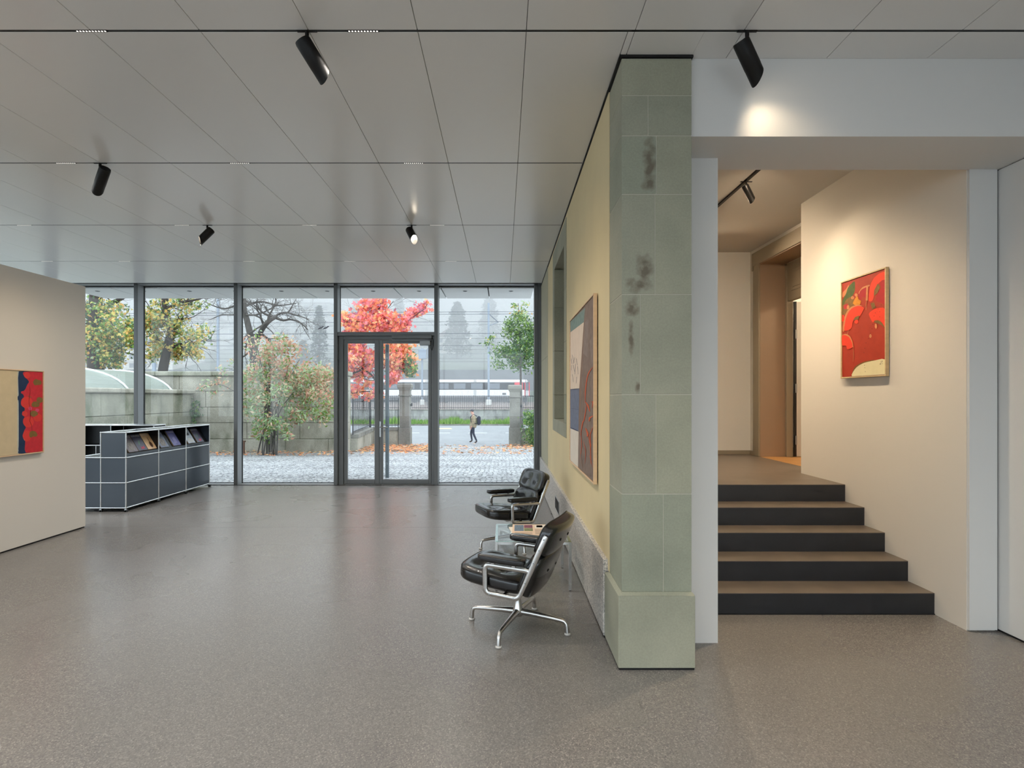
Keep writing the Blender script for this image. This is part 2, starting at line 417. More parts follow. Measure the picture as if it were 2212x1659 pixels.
# double door -------------------------------------------------------------
d = empty('door_1', (-2.12, 10.42, 0), kind='structure')
def W(px): return (px-CX)*10.40/F
def Hh(py): return CAMZ-(py-CY)*10.40/F
xa, xb = MUL[3]+.034, MUL[4]-.034
bx('transom', M['alu'], d, xa, xb, 10.325, 10.50, 2.715, 2.785, .003)
fr = MB(); fr.cbox(xa, W(742), 10.385, 10.50, 0, 2.715, .003); fr.cbox(W(932), xb, 10.385, 10.50, 0, 2.715, .003); fr.cbox(W(742), W(932), 10.385, 10.50, Hh(733.5), 2.715, .003)
fr.build('door_frame', M['alu'], d)
bx('threshold', M['alu'], d, xa, xb, 10.40, 10.50, 0, .012, .002)
def leaf(l, r, gl, gr):
    lf = empty('door_leaf', (l, 10.42, 0), parent=None); lf.location = Vector((l, 10.42, 0))-world_off(d); lf.parent = d
    zt = Hh(734.5); gt, gb = Hh(741.5), Hh(1036)
    m_ = MB(); m_.cbox(l+.002, gl, 10.405, 10.48, .014, zt, .004); m_.cbox(gr, r-.002, 10.405, 10.48, .014, zt, .004)
    m_.cbox(gl, gr, 10.405, 10.48, gt, zt, .004); m_.cbox(gl, gr, 10.405, 10.48, .014, gb, .004)
    m_.build('stile_and_rail', M['alu'], lf)
    g_ = MB(); q = .012; g_.box(gl, gl+q, 10.412, 10.42, gb, gt); g_.box(gr-q*.6, gr, 10.412, 10.42, gb, gt); g_.build('glazing_bead', M['alul'], lf)
    bx('pane', M['glass'], lf, gl, gr, 10.44, 10.455, gb, gt)
    return lf
lf1 = leaf(W(742.5), W(819), W(749.5), W(809.5)); lf2 = leaf(W(820), W(931.5), W(826.5), W(925.5))
h = MB(); h.cbox(W(819.6), W(823.2), 10.395, 10.405, Hh(944), Hh(910), .003); h.build('handle_plate', M['steel'], lf2)
h = MB(); zc = Hh(922.5); h.sweep([(W(821.3), 10.40, zc), (W(821.3), 10.345, zc), (W(823), 10.34, zc), (W(839), 10.34, zc)], .009, 8); h.build('lever_handle', M['steel'], lf2, 40)
h = MB(); h.lathe([(.012, -.008), (.012, .008)], 12, (0, 0, 0)); o = h.build('lock_cylinder', M['black'], lf2); o.rotation_euler = (PI/2, 0, 0); o.location = Vector((W(821.4), 10.395, Hh(915)))-world_off(lf2)
h = MB(); xm = (836.5-CX)*10.56/F; h.cbox(xm-.033, xm+.033, 10.545, 10.575, Hh(1035), Hh(742), .004); h.cbox(xm-.012, xm+.012, 10.47, 10.55, .35, .39); h.cbox(xm-.012, xm+.012, 10.47, 10.55, 2.3, 2.34)
h.build('pull_bar', mat('blue_grey_bar', C(132, 148, 160), .4, .2), lf2)
c = MB(); c.cbox(W(848), W(934), 10.30, 10.384, Hh(733), Hh(724.5), .005); cl = c.build('door_closer', M['alu'], d)
c = MB(); c.cbox(W(848.5), W(931), 10.335, 10.36, Hh(736), Hh(734.2), .002); c.cbox(W(908), W(931), 10.30, 10.385, Hh(746.5), Hh(736.5), .008); c.build('closer_arm', M['alul'], cl)
c = MB(); c.sweep([(W(934), 10.35, Hh(728)), (W(936.5), 10.33, Hh(736)), (W(936.5), 10.33, Hh(748)), (W(934), 10.34, Hh(757)), (W(931), 10.37, Hh(752))], .006, 6); c.build('closer_cable', M['rubber'], cl, 60)

# left glass front and the wall behind the viewer (outside the picture, they let in the daylight)
lw = empty('wall_left', (XL, 3, 0), kind='structure')
for k in range(9): bx('mullion', M['alu'], lw, XL-.2, XL, 10.32-1.815*k-.034, 10.32-1.815*k+.034, 0, 3.66)
bx('head_frame', M['alul'], lw, XL-.2, XL, YB, 10.5, 3.62, 3.76)
bx('pane', M['glass'], lw, XL-.21, XL-.2, YB, 10.5, 0, 3.65)
wb = empty('wall_back', (-2.3, YB, 0), kind='structure')
for k in range(7): bx('mullion', M['alu'], wb, XL+1.815*k-.034, XL+1.815*k+.034, YB-.2, YB, 0, 3.66)
bx('head_frame', M['alul'], wb, XL, XR, YB-.2, YB, 3.62, 3.76); bx('pane', M['glass'], wb, XL, XR, YB-.21, YB-.2, 0, 3.65)

# stone wall on the right -----------------------------------------------------
pale = M['sand'].copy(); pale.name = 'pale_sandstone'
n_, l_, b_ = nodes_of(pale); l_.new(mixc(n_, l_, 0.6, b_.inputs['Base Color'].links[0].from_socket, C(196, 188, 158)), b_.inputs['Base Color'])
wr = empty('wall_right', (1.0, 7, 0), kind='structure')
for args in ((3.80, 6.23, .52, 3.615), (6.23, 7.88, .52, 1.15), (6.23, 7.88, 3.575, 3.615), (7.88, 8.80, .52, 3.615)):
    bx('plaster_face', M['plaster'], wr, .700, .76, *args)
bx('plaster_face', M['plaster'], wr, .700, .76, 3.738, 3.80, .45, 3.615)
bx('wall_core', M['white'], wr, .76, 1.40, 3.70, 6.23, 0, 3.72)
bx('wall_core', M['white'], wr, .76, 1.40, 7.88, 10.60, 0, 3.72)
bx('wall_core', M['white'], wr, 1.02, 1.40, 6.23, 7.88, 0, 3.72)
bx('wall_core', M['white'], wr, .76, 1.02, 6.23, 7.88, 0, 1.15); bx('wall_core', M['white'], wr, .76, 1.02, 6.23, 7.88, 3.575, 3.72)
# sandstone surround of the blind window
for z0, z1 in ((1.31, 1.63), (1.63, 2.22), (2.22, 2.81), (2.81, 3.32)):
    bx('stone_block', M['sand'], wr, .693, 1.02, 7.66, 7.88, z0+.0015, z1-.0015, .003)
    bx('stone_block', M['sand'], wr, .693, 1.02, 6.23, 6.43, z0+.0015, z1-.0015, .003)
bx('stone_block', M['sand'], wr, .693, 1.02, 6.23, 7.88, 1.15, 1.3085, .003); bx('stone_block', M['sand'], wr, .693, 1.02, 6.23, 7.88, 3.3215, 3.575, .003)
bx('niche_back', M['taupe'], wr, .98, 1.03, 6.43, 7.66, 1.31, 3.32)
# corner stones next to the window front
for z0, z1 in ((.53, 2.24), (2.243, 3.615)):
    bx('stone_block', pale, wr, .697, .76, 9.35, 10.30, z0, z1, .002); bx('stone_block', pale, wr, .697, .76, 8.803, 9.347, z0, z1, .002)
bx('shadow_gap', M['black'], wr, .688, .70, 3.74, 10.3, 3.612, 3.622)
# granite base
yy = [3.785, 5.25, 6.55, 7.75, 8.9, 10.30]
for a, b in zip(yy, yy[1:]): bx('granite_slab', M['granite'], wr, .670, .76, a+.0015, b-.0015, .012, .52, .004)
bx('base_gap', M['black'], wr, .674, .76, 3.785, 10.3, 0, .012)

# pillar: corner of the old stone facade
pl = empty('pillar', (.9, 3.55, 0), kind='structure')
zc = [.447, 1.0276, 1.616, 2.209, 2.801, 3.147, 3.3855, 3.606]; xj = [.950, .9065, .8134, .901, .909, .860, None]
bx('mortar_core', mat('mortar', C(190, 187, 172), .9), pl, .7062, 1.1148, 3.3652, 3.736, .43, 3.604)
bx('mortar_core', M['white'], pl, .76, 1.1148, 3.70, 3.90, 0, 3.62)
for i in range(7):
    z0, z1 = zc[i]+.0024, zc[i+1]-.0024
    if xj[i] is None: bx('stone_block', M['sand'], pl, .704, 1.117, 3.363, 3.738, z0, z1, .002); continue
    st = i in (2, 3, 4)
    bx('stone_block', M['stain'] if st else M['sand'], pl, .704, xj[i]-.0018, 3.363, 3.738, z0, z1, .002)
    bx('stone_block', M['sand'], pl, xj[i]+.0018, 1.117, 3.363, 3.70, z0, z1, .002)
pb = MB(); pb.cbox(.678, 1.128, 3.33, 3.782, .012, .436, .003)
o = pb.build('plinth_block', M['sand'], pl)
pb = MB(); i4 = [pb.vert(p) for p in ((.678, 3.33, .436), (1.128, 3.33, .436), (1.128, 3.782, .436), (.678, 3.782, .436), (.702, 3.361, .449), (1.117, 3.361, .449), (1.117, 3.74, .449), (.702, 3.74, .449))]
for q in ((0, 1, 5, 4), (1, 2, 6, 5), (2, 3, 7, 6), (3, 0, 4, 7), (4, 5, 6, 7)): pb.face([i4[k] for k in q])
pb.build('plinth_chamfer', M['sand'], pl)
bx('base_gap', M['black'], pl, .682, 1.124, 3.334, 3.78, 0, .012)
bx('shadow_gap', M['black'], pl, .690, 1.125, 3.352, 3.74, 3.606, 3.63)

# white beam and opening to the stairs
bm = empty('beam', (2.2, 3.6, 3.156), kind='structure')
bx('beam_face', M['white'], bm, 1.118, XR+.1, 3.393, 3.89, 3.156, 3.66)
jl = bx('wall_stair_left', M['white'], None, 1.118, 1.4125, 3.88, 8.2, 0.008, 3.70, kind='structure')
wf = empty('wall_front', (3.28, 3.88, 0), kind='structure')
bx('jamb_face', M['white'], wf, 3.185, 3.376, 3.88, 3.90, .010, 3.156)
bx('gap_strip', M['black'], wf, 3.376, 3.60, 3.895, 3.91, 0, 3.16)
sw = bx('wall_stair_right', M['warmwhite'], None, 3.18, 3.60, 3.90, 6.06, 0.0, 3.70, kind='structure')
sp = empty('wall_panel_right', (XR, 1, 0), kind='structure')
bx('sliding_panel', M['white'], sp, XR-.012, XR+.05, 2.95, 3.893, .014, 3.152, .002)
bx('sliding_panel', M['white'], sp, XR-.012, XR+.05, YB, 2.947, .014, 3.152, .002)
bx('upper_wall', M['white'], sp, XR, XR+.1, YB, 3.393, 3.156, 3.70)
bx('base_gap', M['black'], sp, XR-.004, XR+.05, YB, 3.893, 0, .014); bx('top_gap', M['black'], sp, XR-.004, XR+.05, YB, 3.893, 3.150, 3.158)

# stairs -----------------------------------------------------------------------
LZ = .79; RZ = .158
ry = [4.185, 4.458, 4.728, 4.996, 5.277]
stairs = empty('staircase', (2.3, 4.185, 0), label='dark five-step staircase climbing to the landing between white walls', cat='staircase')
for k in range(5):
    y1 = ry[k+1]+.02 if k < 4 else 5.6
    st_ = empty('step', (0, 0, 0)); st_.parent = stairs; st_.location = Vector((2.3, ry[k], RZ*k))-world_off(stairs)
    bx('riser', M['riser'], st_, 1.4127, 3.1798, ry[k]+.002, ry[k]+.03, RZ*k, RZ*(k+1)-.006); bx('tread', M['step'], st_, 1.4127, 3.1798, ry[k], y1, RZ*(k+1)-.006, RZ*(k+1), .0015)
bx('base_strip', M['black'], stairs, 1.4127, 3.1798, 4.180, 4.186, 0, .006)
bx('floor_landing', mat('landing_floor', C(104, 94, 84), .38, 0, .45, var=.1, vscale=5, detail=8), None, 1.4125, 3.52, 5.6, 8.08, LZ-.2, LZ, kind='structure')

# upper hall
HZ = 3.66
bx('ceiling_hall', M['warmwhite'], None, 1.40, 7.0, 3.89, 9.5, HZ, HZ+.1, kind='structure')
bx('roof', M['black'], None, XL-.2, 7.2, YB-.3, 10.62, 3.96, 4.05, kind='structure')  # unseen slab added to keep sky light from leaking through the ceiling slots
bx('wall_hall_back', M['warmwhite'], None, 1.40, 3.53, 8.08, 8.2, LZ-.2, HZ, kind='structure')
bx('baseboard_hall', M['taupe'], None, 1.4125, 3.52, 8.062, 8.08, LZ, LZ+.055, kind='structure')
dw = empty('wall_hall_right', (3.7, 7, LZ), kind='structure')
OY0, OY1, OZ = 6.42, 7.74, 3.42
bx('wall_face', M['warmwhite'], dw, 3.52, 3.90, OY1, 8.2, LZ-.2, HZ); bx('wall_face', M['warmwhite'], dw, 3.52, 3.90, 6.06, OY0, LZ-.2, HZ); bx('wall_face', M['warmwhite'], dw, 3.52, 3.90, OY0, OY1, OZ, HZ)
bx('baseboard', M['taupe'], dw, 3.503, 3.52, 7.94, 8.08, LZ, LZ+.055)
d2 = empty('door_2', (3.6, 7.1, LZ), kind='structure')
bx('architrave', M['taupe'], d2, 3.49, 3.52, OY1, 7.93, LZ, OZ+.012, .004); bx('architrave', M['taupe'], d2, 3.49, 3.52, OY0-.2, OY0, LZ, OZ, .004)
bx('architrave', M['taupe'], d2, 3.482, 3.52, OY0-.2, 7.955, OZ, 3.60, .004); bx('architrave_ear', M['taupe'], d2, 3.482, 3.52, 7.90, 7.955, 3.36, 3.42, .003)
bx('architrave_bead', M['taupe'], d2, 3.478, 3.50, OY1-.012, OY1+.012, LZ, OZ+.02, .004)
bx('reveal', M['taupe_d'], d2, 3.50, 3.84, OY1-.012, OY1, LZ, OZ); bx('reveal', M['taupe_d'], d2, 3.50, 3.84, OY0, OY0+.012, LZ, OZ); bx('reveal', M['taupe_d'], d2, 3.50, 3.84, OY0, OY1, OZ-.012, OZ)
bx('inner_frame', M['taupe'], d2, 3.84, 3.93, OY1-.05, OY1, LZ, OZ, .004)
tp = bx('transom_panel', M['taupe'], d2, 3.85, 3.92, OY0, OY1-.05, 2.90, OZ-.012, .003)
o = MB(); o.cbox(3.842, 3.852, 6.9, 7.58, 3.02, 3.30, .004); o.cbox(3.836, 3.846, 6.95, 7.53, 3.06, 3.26, .004); o.build('raised_field', M['taupe'], tp)
lfd = empty('door_leaf', (0, 0, 0)); lfd.parent = d2; lfd.location = Vector((3.93, OY1-.06, LZ))-world_off(d2)
bx('leaf_edge', M['panel_in'], lfd, 3.93, 3.962, OY1-.075, OY1-.05, LZ+.01, 2.89)
bx('leaf_panel', M['warmwhite'], lfd, 3.962, 4.9, OY1-.06, OY1-.02, LZ+.01, 2.89, .003)
for zz in (1.02, 1.72, 2.45):
    hg = MB(); hg.lathe([(.012, zz-.06), (.012, zz+.06)], 8, (3.95, OY1-.085, 0)); hg.build('hinge', M['steel'], lfd)
# the room behind that door
bx('floor_room', M['wood'], None, 3.50, 7.0, 5.4, 9.4, LZ-.2, LZ+.001, kind='structure')
rb = empty('wall_room', (5, 9, LZ), kind='structure')
bx('wall_face', M['warmwhite'], rb, 3.9, 7.0, 8.5, 8.6, LZ, HZ); bx('wall_face', M['warmwhite'], rb, 6.9, 7.0, 5.4, 8.6, LZ, HZ); bx('wall_face', M['warmwhite'], rb, 3.6, 7.0, 5.4, 5.5, LZ, HZ)
bx('baseboard', M['taupe'], rb, 3.9, 6.9, 8.48, 8.5, LZ, LZ+.06)
bx('outer_wall', M['black'], None, 3.60, 7.1, 3.8, 5.4, -.1, 4.0, kind='structure')

# partition wall on the left
pw = empty('wall_partition', (-5.2, 5.5, 0), kind='structure')
bx('partition_body', M['partition'], pw, -5.33, -5.13, 3.2, 6.99, .016, 2.96, .002)
bx('base_gap', M['black'], pw, -5.32, -5.138, 3.21, 6.98, 0, .016)

# outside canopy over the window front
cn = empty('ceiling_canopy', (-3.8, 11, 3.62), kind='structure')
soff = mat('canopy_soffit_panel', C(236, 237, 237), .4)
xs2 = [-.275+.875*k for k in range(-9, 1)]+[.585]
bx('soffit_backing', M['black'], cn, -8.15, .585, 10.55, 11.60, 3.66, 3.95)
for a, b in zip(xs2, xs2[1:]): bx('soffit_panel', soff, cn, a+.011, b-.011, 10.55, 11.65, 3.622, 3.66, .002)
bx('fascia', soff, cn, -8.15, .585, 11.60, 11.65, 3.66, 3.95)
ORD = ['first from the left', 'second from the left', 'third from the left', 'fourth from the left', 'fifth from the left', 'fifth from the right', 'fourth from the right', 'third from the right', 'second from the right', 'first from the right']
for k in range(-8, 2):
    x = -.719+.875*k
    mb = MB(); mb.lathe([(.042, 0), (.042, -.006), (.034, -.006), (.030, .004), (.030, .012)], 16, (x, 10.83, 3.622), cap=False); mb.lathe([(.030, .003), (.030, .004)], 16, (x, 10.83, 3.618), m=1)
    tag(mb.build('recessed_downlight', [M['alul'], M['black']], None), 'small round downlight in the outdoor canopy, %s' % ORD[k+8], 'downlight', 'canopy downlights')

# ================================================================== LIGHTS OF THE ROOM
def lamp_light(name, kind, loc, energy, color, parent, aim=None, size=1.0, blend=.5, radius=.02):
    ld = bpy.data.lights.new(name, kind); ld.energy = energy; ld.color = color
    if kind == 'SPOT': ld.spot_size = size; ld.spot_blend = blend
    ld.shadow_soft_size = radius
    o = bpy.data.objects.new(name, ld); COL.objects.link(o)
    o.parent = parent; o.location = Vector(loc)-world_off(parent)
    d_ = Vector(aim) if aim is not None else Vector((0, 0, -1))
    o.rotation_euler = d_.to_track_quat('-Z', 'Y').to_euler(); return o
# rows of ten tiny downlights set into the tracks
def module(x, y, label):
    t = empty('linear_downlight', (x, y, CZ), label=label, cat='downlight', group='ten-dot linear downlights in the tracks')
    bx('housing', mat('module_housing', C(40, 40, 42), .5), t, x-.088, x+.088, y-.0088, y+.0088, CZ-.001, CZ+.003)
    mb = MB()
    for k in range(10): mb.lathe([(.0052, CZ-.0022), (.0052, CZ-.0012)], 8, (x-.0765+.017*k, y, 0))
    mb.build('lens_row', M['dot'], t)
    lamp_light('module_light', 'SPOT', (x, y, CZ-.012), MODULE_W, (1, .93, .84), t, size=math.radians(130), blend=1.0, radius=.012)
TRK = {4: 'nearest ceiling track', 5: 'second ceiling track', 6: 'third ceiling track', 7: 'last ceiling track'}
for i, y in enumerate(SLOT):
    for k, x in enumerate([-.77-1.5*k for k in range(5)]+([.73, 2.23] if y < 3 else [])):
        if abs(x+5.23) < .15: x -= .35
        if i in TRK: lab = 'row of tiny dots in the %s, %s from the right' % (TRK[i], ['first', 'second', 'third', 'fourth', 'fifth'][k])
        else: lab = 'row of tiny dot lights in a ceiling track behind the viewer'
        module(x, y, lab)

def spotlight(label, stem, top, bot, watts, angle, r=.045, lit=True, stem_top=CZ, cut=.035, colr=(1, .78, .53), aim=None, cutdir=None):
    stem = Vector(stem); T = Vector(top); B = Vector(bot); d_ = (B-T).normalized()
    t = empty('spotlight', (stem.x, stem.y, stem_top), label=label, cat='spotlight', group='black track spotlights')
    mb = MB(); mb.cbox(stem.x-.055, stem.x+.055, stem.y-.0085, stem.y+.0085, stem_top-.004, stem_top+.001, .001); mb.build('track_adapter', M['lamp'], t)
    mb = MB(); mb.sweep([(stem.x, stem.y, stem_top-.003), (stem.x, stem.y, stem.z)], r*.24, 10)
    mb.sweep([Vector((stem.x, stem.y, stem.z+.012)), T+d_*r*.8], r*.22, 8); mb.build('stem', M['lamp'], t, 40)
    # body: open tube with a slanted end
    low = Vector(cutdir) if cutdir else Vector((0, 0, -1)); low = (low-d_*low.dot(d_)).normalized(); side = d_.cross(low); L = (B-T).length; N = 28
    mb = MB(); rings = []
    for (rr, f, kk) in ((r*.55, 0, 0), (r*.93, 0, 0), (r, .012, 0), (r, L*.72, 0), (r*.985, L*.725, 0), (r*.985, L, 1), (r*.93, L, 1), (r*.93, L*.62, 0), (r*.05, L*.62, 0)):
        ring = []
        for k in range(N):
            a = 2*PI*k/N; off = f+(cut*math.cos(a) if kk else 0)
            ring.append(mb.vert(T+d_*off+(low*math.cos(a)+side*math.sin(a))*rr))
        rings.append(ring)
    for A, Bq in zip(rings, rings[1:]):
        for k in range(N): mb.face((A[k], A[(k+1) % N], Bq[(k+1) % N], Bq[k]))
    mb.face(rings[0][::-1])
    fix_normals(mb.build('lamp_body', M['lamp'], t, 35))
    mb = MB(); c0 = T+d_*(L*.80); mb.face([mb.vert(c0+(low*math.cos(2*PI*k/20)+side*math.sin(2*PI*k/20))*r*.88) for k in range(20)]); mb.build('lens', M['hot'] if lit else M['black'], t)
    if lit: lamp_light('spot_beam', 'SPOT', T+d_*(L*.86), watts, colr, t, aim=(Vector(aim)-B) if aim else d_, size=math.radians(angle), blend=1.0, radius=.025)
    return t
y1, y2, y3 = SLOT[4], SLOT[5], SLOT[6]
spotlight('black spotlight tube hanging from the near track over the room, end turned away', (-1.08, y1, 3.565), (-1.108, y1, 3.572), (-1.005, y1+.07, 3.408), SPOT_W, 75, aim=(.68, 4.85, 1.5), cutdir=(-.6, -1, -.5))
spotlight('black spotlight with glowing end in front of the white beam', (1.348, y1, 3.565), (1.312, y1+.0, 3.566), (1.43, y1+.055, 3.395), SPOT_W*.16, 90, aim=(2.9, 4.5, .9), cutdir=(-1, -.15, -.35))
spotlight('black spotlight tilted towards the partition wall at far left', (-3.475, y2, 3.585), (-3.43, y2, 3.575), (-3.56, y2+.09, 3.42), SPOT_W*.8, 60, aim=(-5.13, 6.4, 1.5), cutdir=(.6, -1, -.5))
spotlight('black spotlight with lit rim, the left one of the pair on the third track', (-3.47, y3, 3.585), (-3.42, y3, 3.567), (-3.52, y3-.07, 3.415), SPOT_W*.7, 60, aim=(-5.13, 5.4, 1.5))
spotlight('black spotlight with bright lamp facing the viewer, right one on third track', (-1.07, y3, 3.585), (-1.10, y3, 3.57), (-1.025, y3-.085, 3.425), SPOT_W*.8, 60, aim=(.70, 4.6, 1.0))
o = bx('lighting_track', M['track'], None, 2.292, 2.318, 4.0, 7.9, HZ-.02, HZ-.001); tag(o, 'short black track running back along the hall ceiling above the stairs', 'lighting track', 'ceiling tracks')
spotlight('small black spotlight on the hall track above the stairs', (2.305, 5.38, HZ-.06), (2.29, 5.38, HZ-.055), (2.375, 5.41, HZ-.185), SPOT_W*1.45, 110, r=.032, stem_top=HZ-.02, aim=(3.18, 5.0, 1.8), cut=.02)
spotlight('unseen spotlight added behind the beam to brighten the hall back wall', (2.305, 4.5, HZ-.06), (2.30, 4.5, HZ-.055), (2.28, 4.58, HZ-.185), SPOT_W*4.6, 100, r=.032, stem_top=HZ-.02, aim=(2.6, 8.08, 1.5), cut=.02)  # out-of-sight lamp put in to brighten the back of the hall
spotlight('unseen spotlight added behind the beam to brighten the stairs', (2.305, 4.2, HZ-.06), (2.30, 4.2, HZ-.055), (2.28, 4.22, HZ-.185), SPOT_W*5.0, 135, r=.032, stem_top=HZ-.02, aim=(2.3, 4.6, .5), cut=.02)  # added lamp, out of view, for more light over the steps
spotlight('unseen spotlight added behind the left jamb to brighten the hall', (2.305, 7.7, HZ-.06), (2.30, 7.7, HZ-.055), (2.36, 7.6, HZ-.185), SPOT_W*4.6, 125, r=.032, stem_top=HZ-.02, aim=(3.3, 6.0, 1.8), cut=.02)  # unseen extra lamp, put in for more warm light in the hall
# ceiling lamp in the room behind the open door
t = empty('ceiling_lamp', (5.2, 7.3, HZ), label='round ceiling lamp of the room behind the open door', cat='ceiling lamp')
mb = MB(); mb.lathe([(.05, HZ-.03), (.16, HZ-.05), (.17, HZ-.02), (.17, HZ)], 20, (5.2, 7.3, 0)); mb.build('shade', M['white'], t)
lamp_light('lamp_light', 'POINT', (5.2, 7.3, HZ-.25), 130, (1, .80, .56), t, radius=.12)
# ================================================================== CHAIRS
def rcube(W_, D_, T_, p=5.0, N=10, tufts=(), tdepth=.02, tsig=.05, warp=None, pz=None):
    """rounded block W x D x T on a fine grid, with button dimples in its +z face; warp maps local points"""
    mb = MB(); ids = {}
    def pt(c):
        n_ = (abs(c[0])**p+abs(c[1])**p+abs(c[2])**p)**(1/p)
        x, y, z = c[0]/n_*W_/2, c[1]/n_*D_/2, c[2]/n_*T_/2
        if c[2] > 0.3:
            for tx, ty in tufts:
                z -= tdepth*math.exp(-((x-tx)**2+(y-ty)**2)/(2*tsig*tsig))
        v = Vector((x, y, z)); return warp(v) if warp else v
    def vid(c):
        k = tuple(round(q, 5) for q in c)
        if k not in ids: ids[k] = mb.vert(pt(c))
        return ids[k]
    g = [-1+2*i/N for i in range(N+1)]
    for ax in range(3):
        for sg in (-1, 1):
            for i in range(N):
                for j in range(N):
                    q = []
                    for a, b in ((g[i], g[j]), (g[i+1], g[j]), (g[i+1], g[j+1]), (g[i], g[j+1])):
                        c = [0, 0, 0]; c[ax] = sg; c[(ax+1) % 3] = a; c[(ax+2) % 3] = b; q.append(vid(c))
                    mb.face(q if sg > 0 else q[::-1])
    per = []
    for k in range(48):
        a = 2*PI*k/48; cx_, sy_ = math.cos(a), math.sin(a); m_ = max(abs(cx_), abs(sy_)); per.append((cx_/m_, sy_/m_))
    seam = [pt((a, b, .62)) for a, b in per]
    dots = [pt((0, 0, 1))]
    return mb, seam, (lambda tx, ty: (warp(Vector((tx, ty, T_/2-tdepth))) if warp else Vector((tx, ty, T_/2-tdepth))))

def make_chair(label, loc, ang, tilt, base_ang):
    root = empty('lounge_chair', (0, 0, 0), label=label, cat='chair', group='black leather lounge chairs')
    TL = Matrix.Translation((0, 0, .30)) @ Matrix.Rotation(-math.radians(tilt), 4, 'Y') @ Matrix.Translation((0, 0, -.30))
    L_, S_ = M['leather'], M['leather_seam']
    def add(mb, name, m, parent=root, smooth=40, up=True):
        if up: mb.v = [TL @ v for v in mb.v]
        return mb.build(name, m, parent, smooth)
    # seat
    sx = .105
    def swarp(v): return Vector((v.x+sx, v.y, v.z+.372+(.05*((v.x+.28)/.56)-.02 if True else 0)))
    tf = [(-.06, -.12), (-.06, .12), (.12, -.12), (.12, .12)]
    mb, seam, bt = rcube(.535, .53, .125, 4.2, 14, tf, .026, .045, swarp); seat = add(mb, 'seat_cushion', L_, smooth=80)
    q = MB(); q.sweep(seam, .005, 6, closed=True); add(q, 'piping', S_, seat)
    for t_ in tf:
        q = MB(); c_ = bt(*t_); q.lathe([(.012, -.001), (.009, .004), (.002, .005)], 10, c_); add(q, 'button', S_, seat)
    # backrest pads follow a reclined, slightly hollow sheet
    SL = math.atan2(.165, .435)
    def bwarp(z0):
        def f(v):                        # local: x = width, y = height along the back, z = towards the sitter
            hgt = z0+v.y; xb = -.125-math.tan(SL)*(hgt-.30)-.004
            dish = .35*(v.x*v.x)*1.0
            return Vector((xb+math.cos(SL)*v.z+dish, v.x, hgt+math.sin(SL)*v.z))
        return f
    for nm, z0, hh, tt, tw in (('lower_back_cushion', .445, .30, .105, [(-.11, .03), (.11, .03)]), ('upper_back_cushion', .690, .215, .10, [(-.11, 0), (.11, 0)])):
        mb, seam, bt = rcube(.545, hh, tt, 5.0, 12, tw, .022, .04, bwarp(z0)); bk = add(mb, nm, L_, smooth=80)
        q = MB(); q.sweep(seam, .005, 6, closed=True); add(q, 'piping', S_, bk)
        mb2 = MB()
        for tx, ty in tw:
            q = MB(); q.lathe([(.012, -.001), (.009, .004), (.002, .005)], 10, (0, 0, 0)); c_ = bt(tx, ty); q.v = [c_+Matrix.Rotation(PI/2-SL, 3, 'Y') @ v for v in q.v]; add(q, 'button', S_, bk)
            q = MB(); q.lathe([(.012, -.001), (.009, .004), (.002, .005)], 10, (0, 0, 0)); c2 = bwarp(z0)(Vector((tx*.8, ty, -tt/2))); q.v = [c2+Matrix.Rotation(-PI/2-SL, 3, 'Y') @ v for v in q.v]; add(q, 'button', S_, bk)
    sh = [(-.5, -.9), (.5, -.9), (.9, -.5), (.9, .5), (.5, .9), (-.5, .9), (-.9, .5), (-.9, -.5)]
    for s in (1, -1):
        y = .290*s
        loop = rounded([(.130, y, .497), (.122, y, .312), (-.112, y, .306), (-.188, y, .497)], .035, 5)
        mb = MB(); mb.sweep(loop, .0135, closed=True, section=[(a*.95, b*1.2) for a, b in sh], up=(0, 1, 0))
        mb.sweep([(-.150, y, .40), (-.188, y, .497), (-.236, y, .62), (-.278, y, .722), (-.284, y, .735)], [.0145, .0165, .0165, .016, .012], section=[(a*.85, b*1.15) for a, b in sh], up=(0, 1, 0))
        fr_ = add(mb, 'side_frame', M['castalu'])
        q = MB()
        for (bx_, bz) in ((.09, .309), (-.08, .308), (-.158, .42), (-.21, .555), (-.243, .64), (-.272, .712)):
            for k in range(1): q.sweep([(bx_, y+s*.0125, bz), (bx_, y+s*.0155, bz)], .0055, 8)
        add(q, 'screw_head', M['steel'], fr_)
        mb, seam, _ = rcube(.325, .082, .050, 4.5, 8, (), 0, .1, lambda v: Vector((v.x+.015, v.y+y, v.z+.545))); pad = add(mb, 'armrest_pad', L_, smooth=80)
        q = MB(); q.cbox(.060, .085, y-.012, y+.012, .505, .530, .003); q.cbox(-.085, -.060, y-.012, y+.012, .505, .530, .003); add(q, 'armrest_bracket', M['castalu'])
        q = MB(); q.sweep(seam, .0035, 6, closed=True); add(q, 'piping', S_, pad)
    q = MB(); q.sweep([(0.0, -.285, .305), (0.0, .285, .305)], .013, 10); q.cbox(-.10, .10, -.07, .07, .280, .312, .006); add(q, 'seat_support', M['castalu'])
    # swivel base
    q = MB(); q.lathe([(.017, .20), (.017, .29)], 16); add(q, 'column', M['chrome'], up=False)
    q = MB(); q.lathe([(.020, .205), (.021, .19), (.026, .16), (.036, .125), (.040, .10), (.032, .082), (.01, .078)], 20); add(q, 'hub', M['castalu'], up=False)
    R0 = math.radians(base_ang-ang)
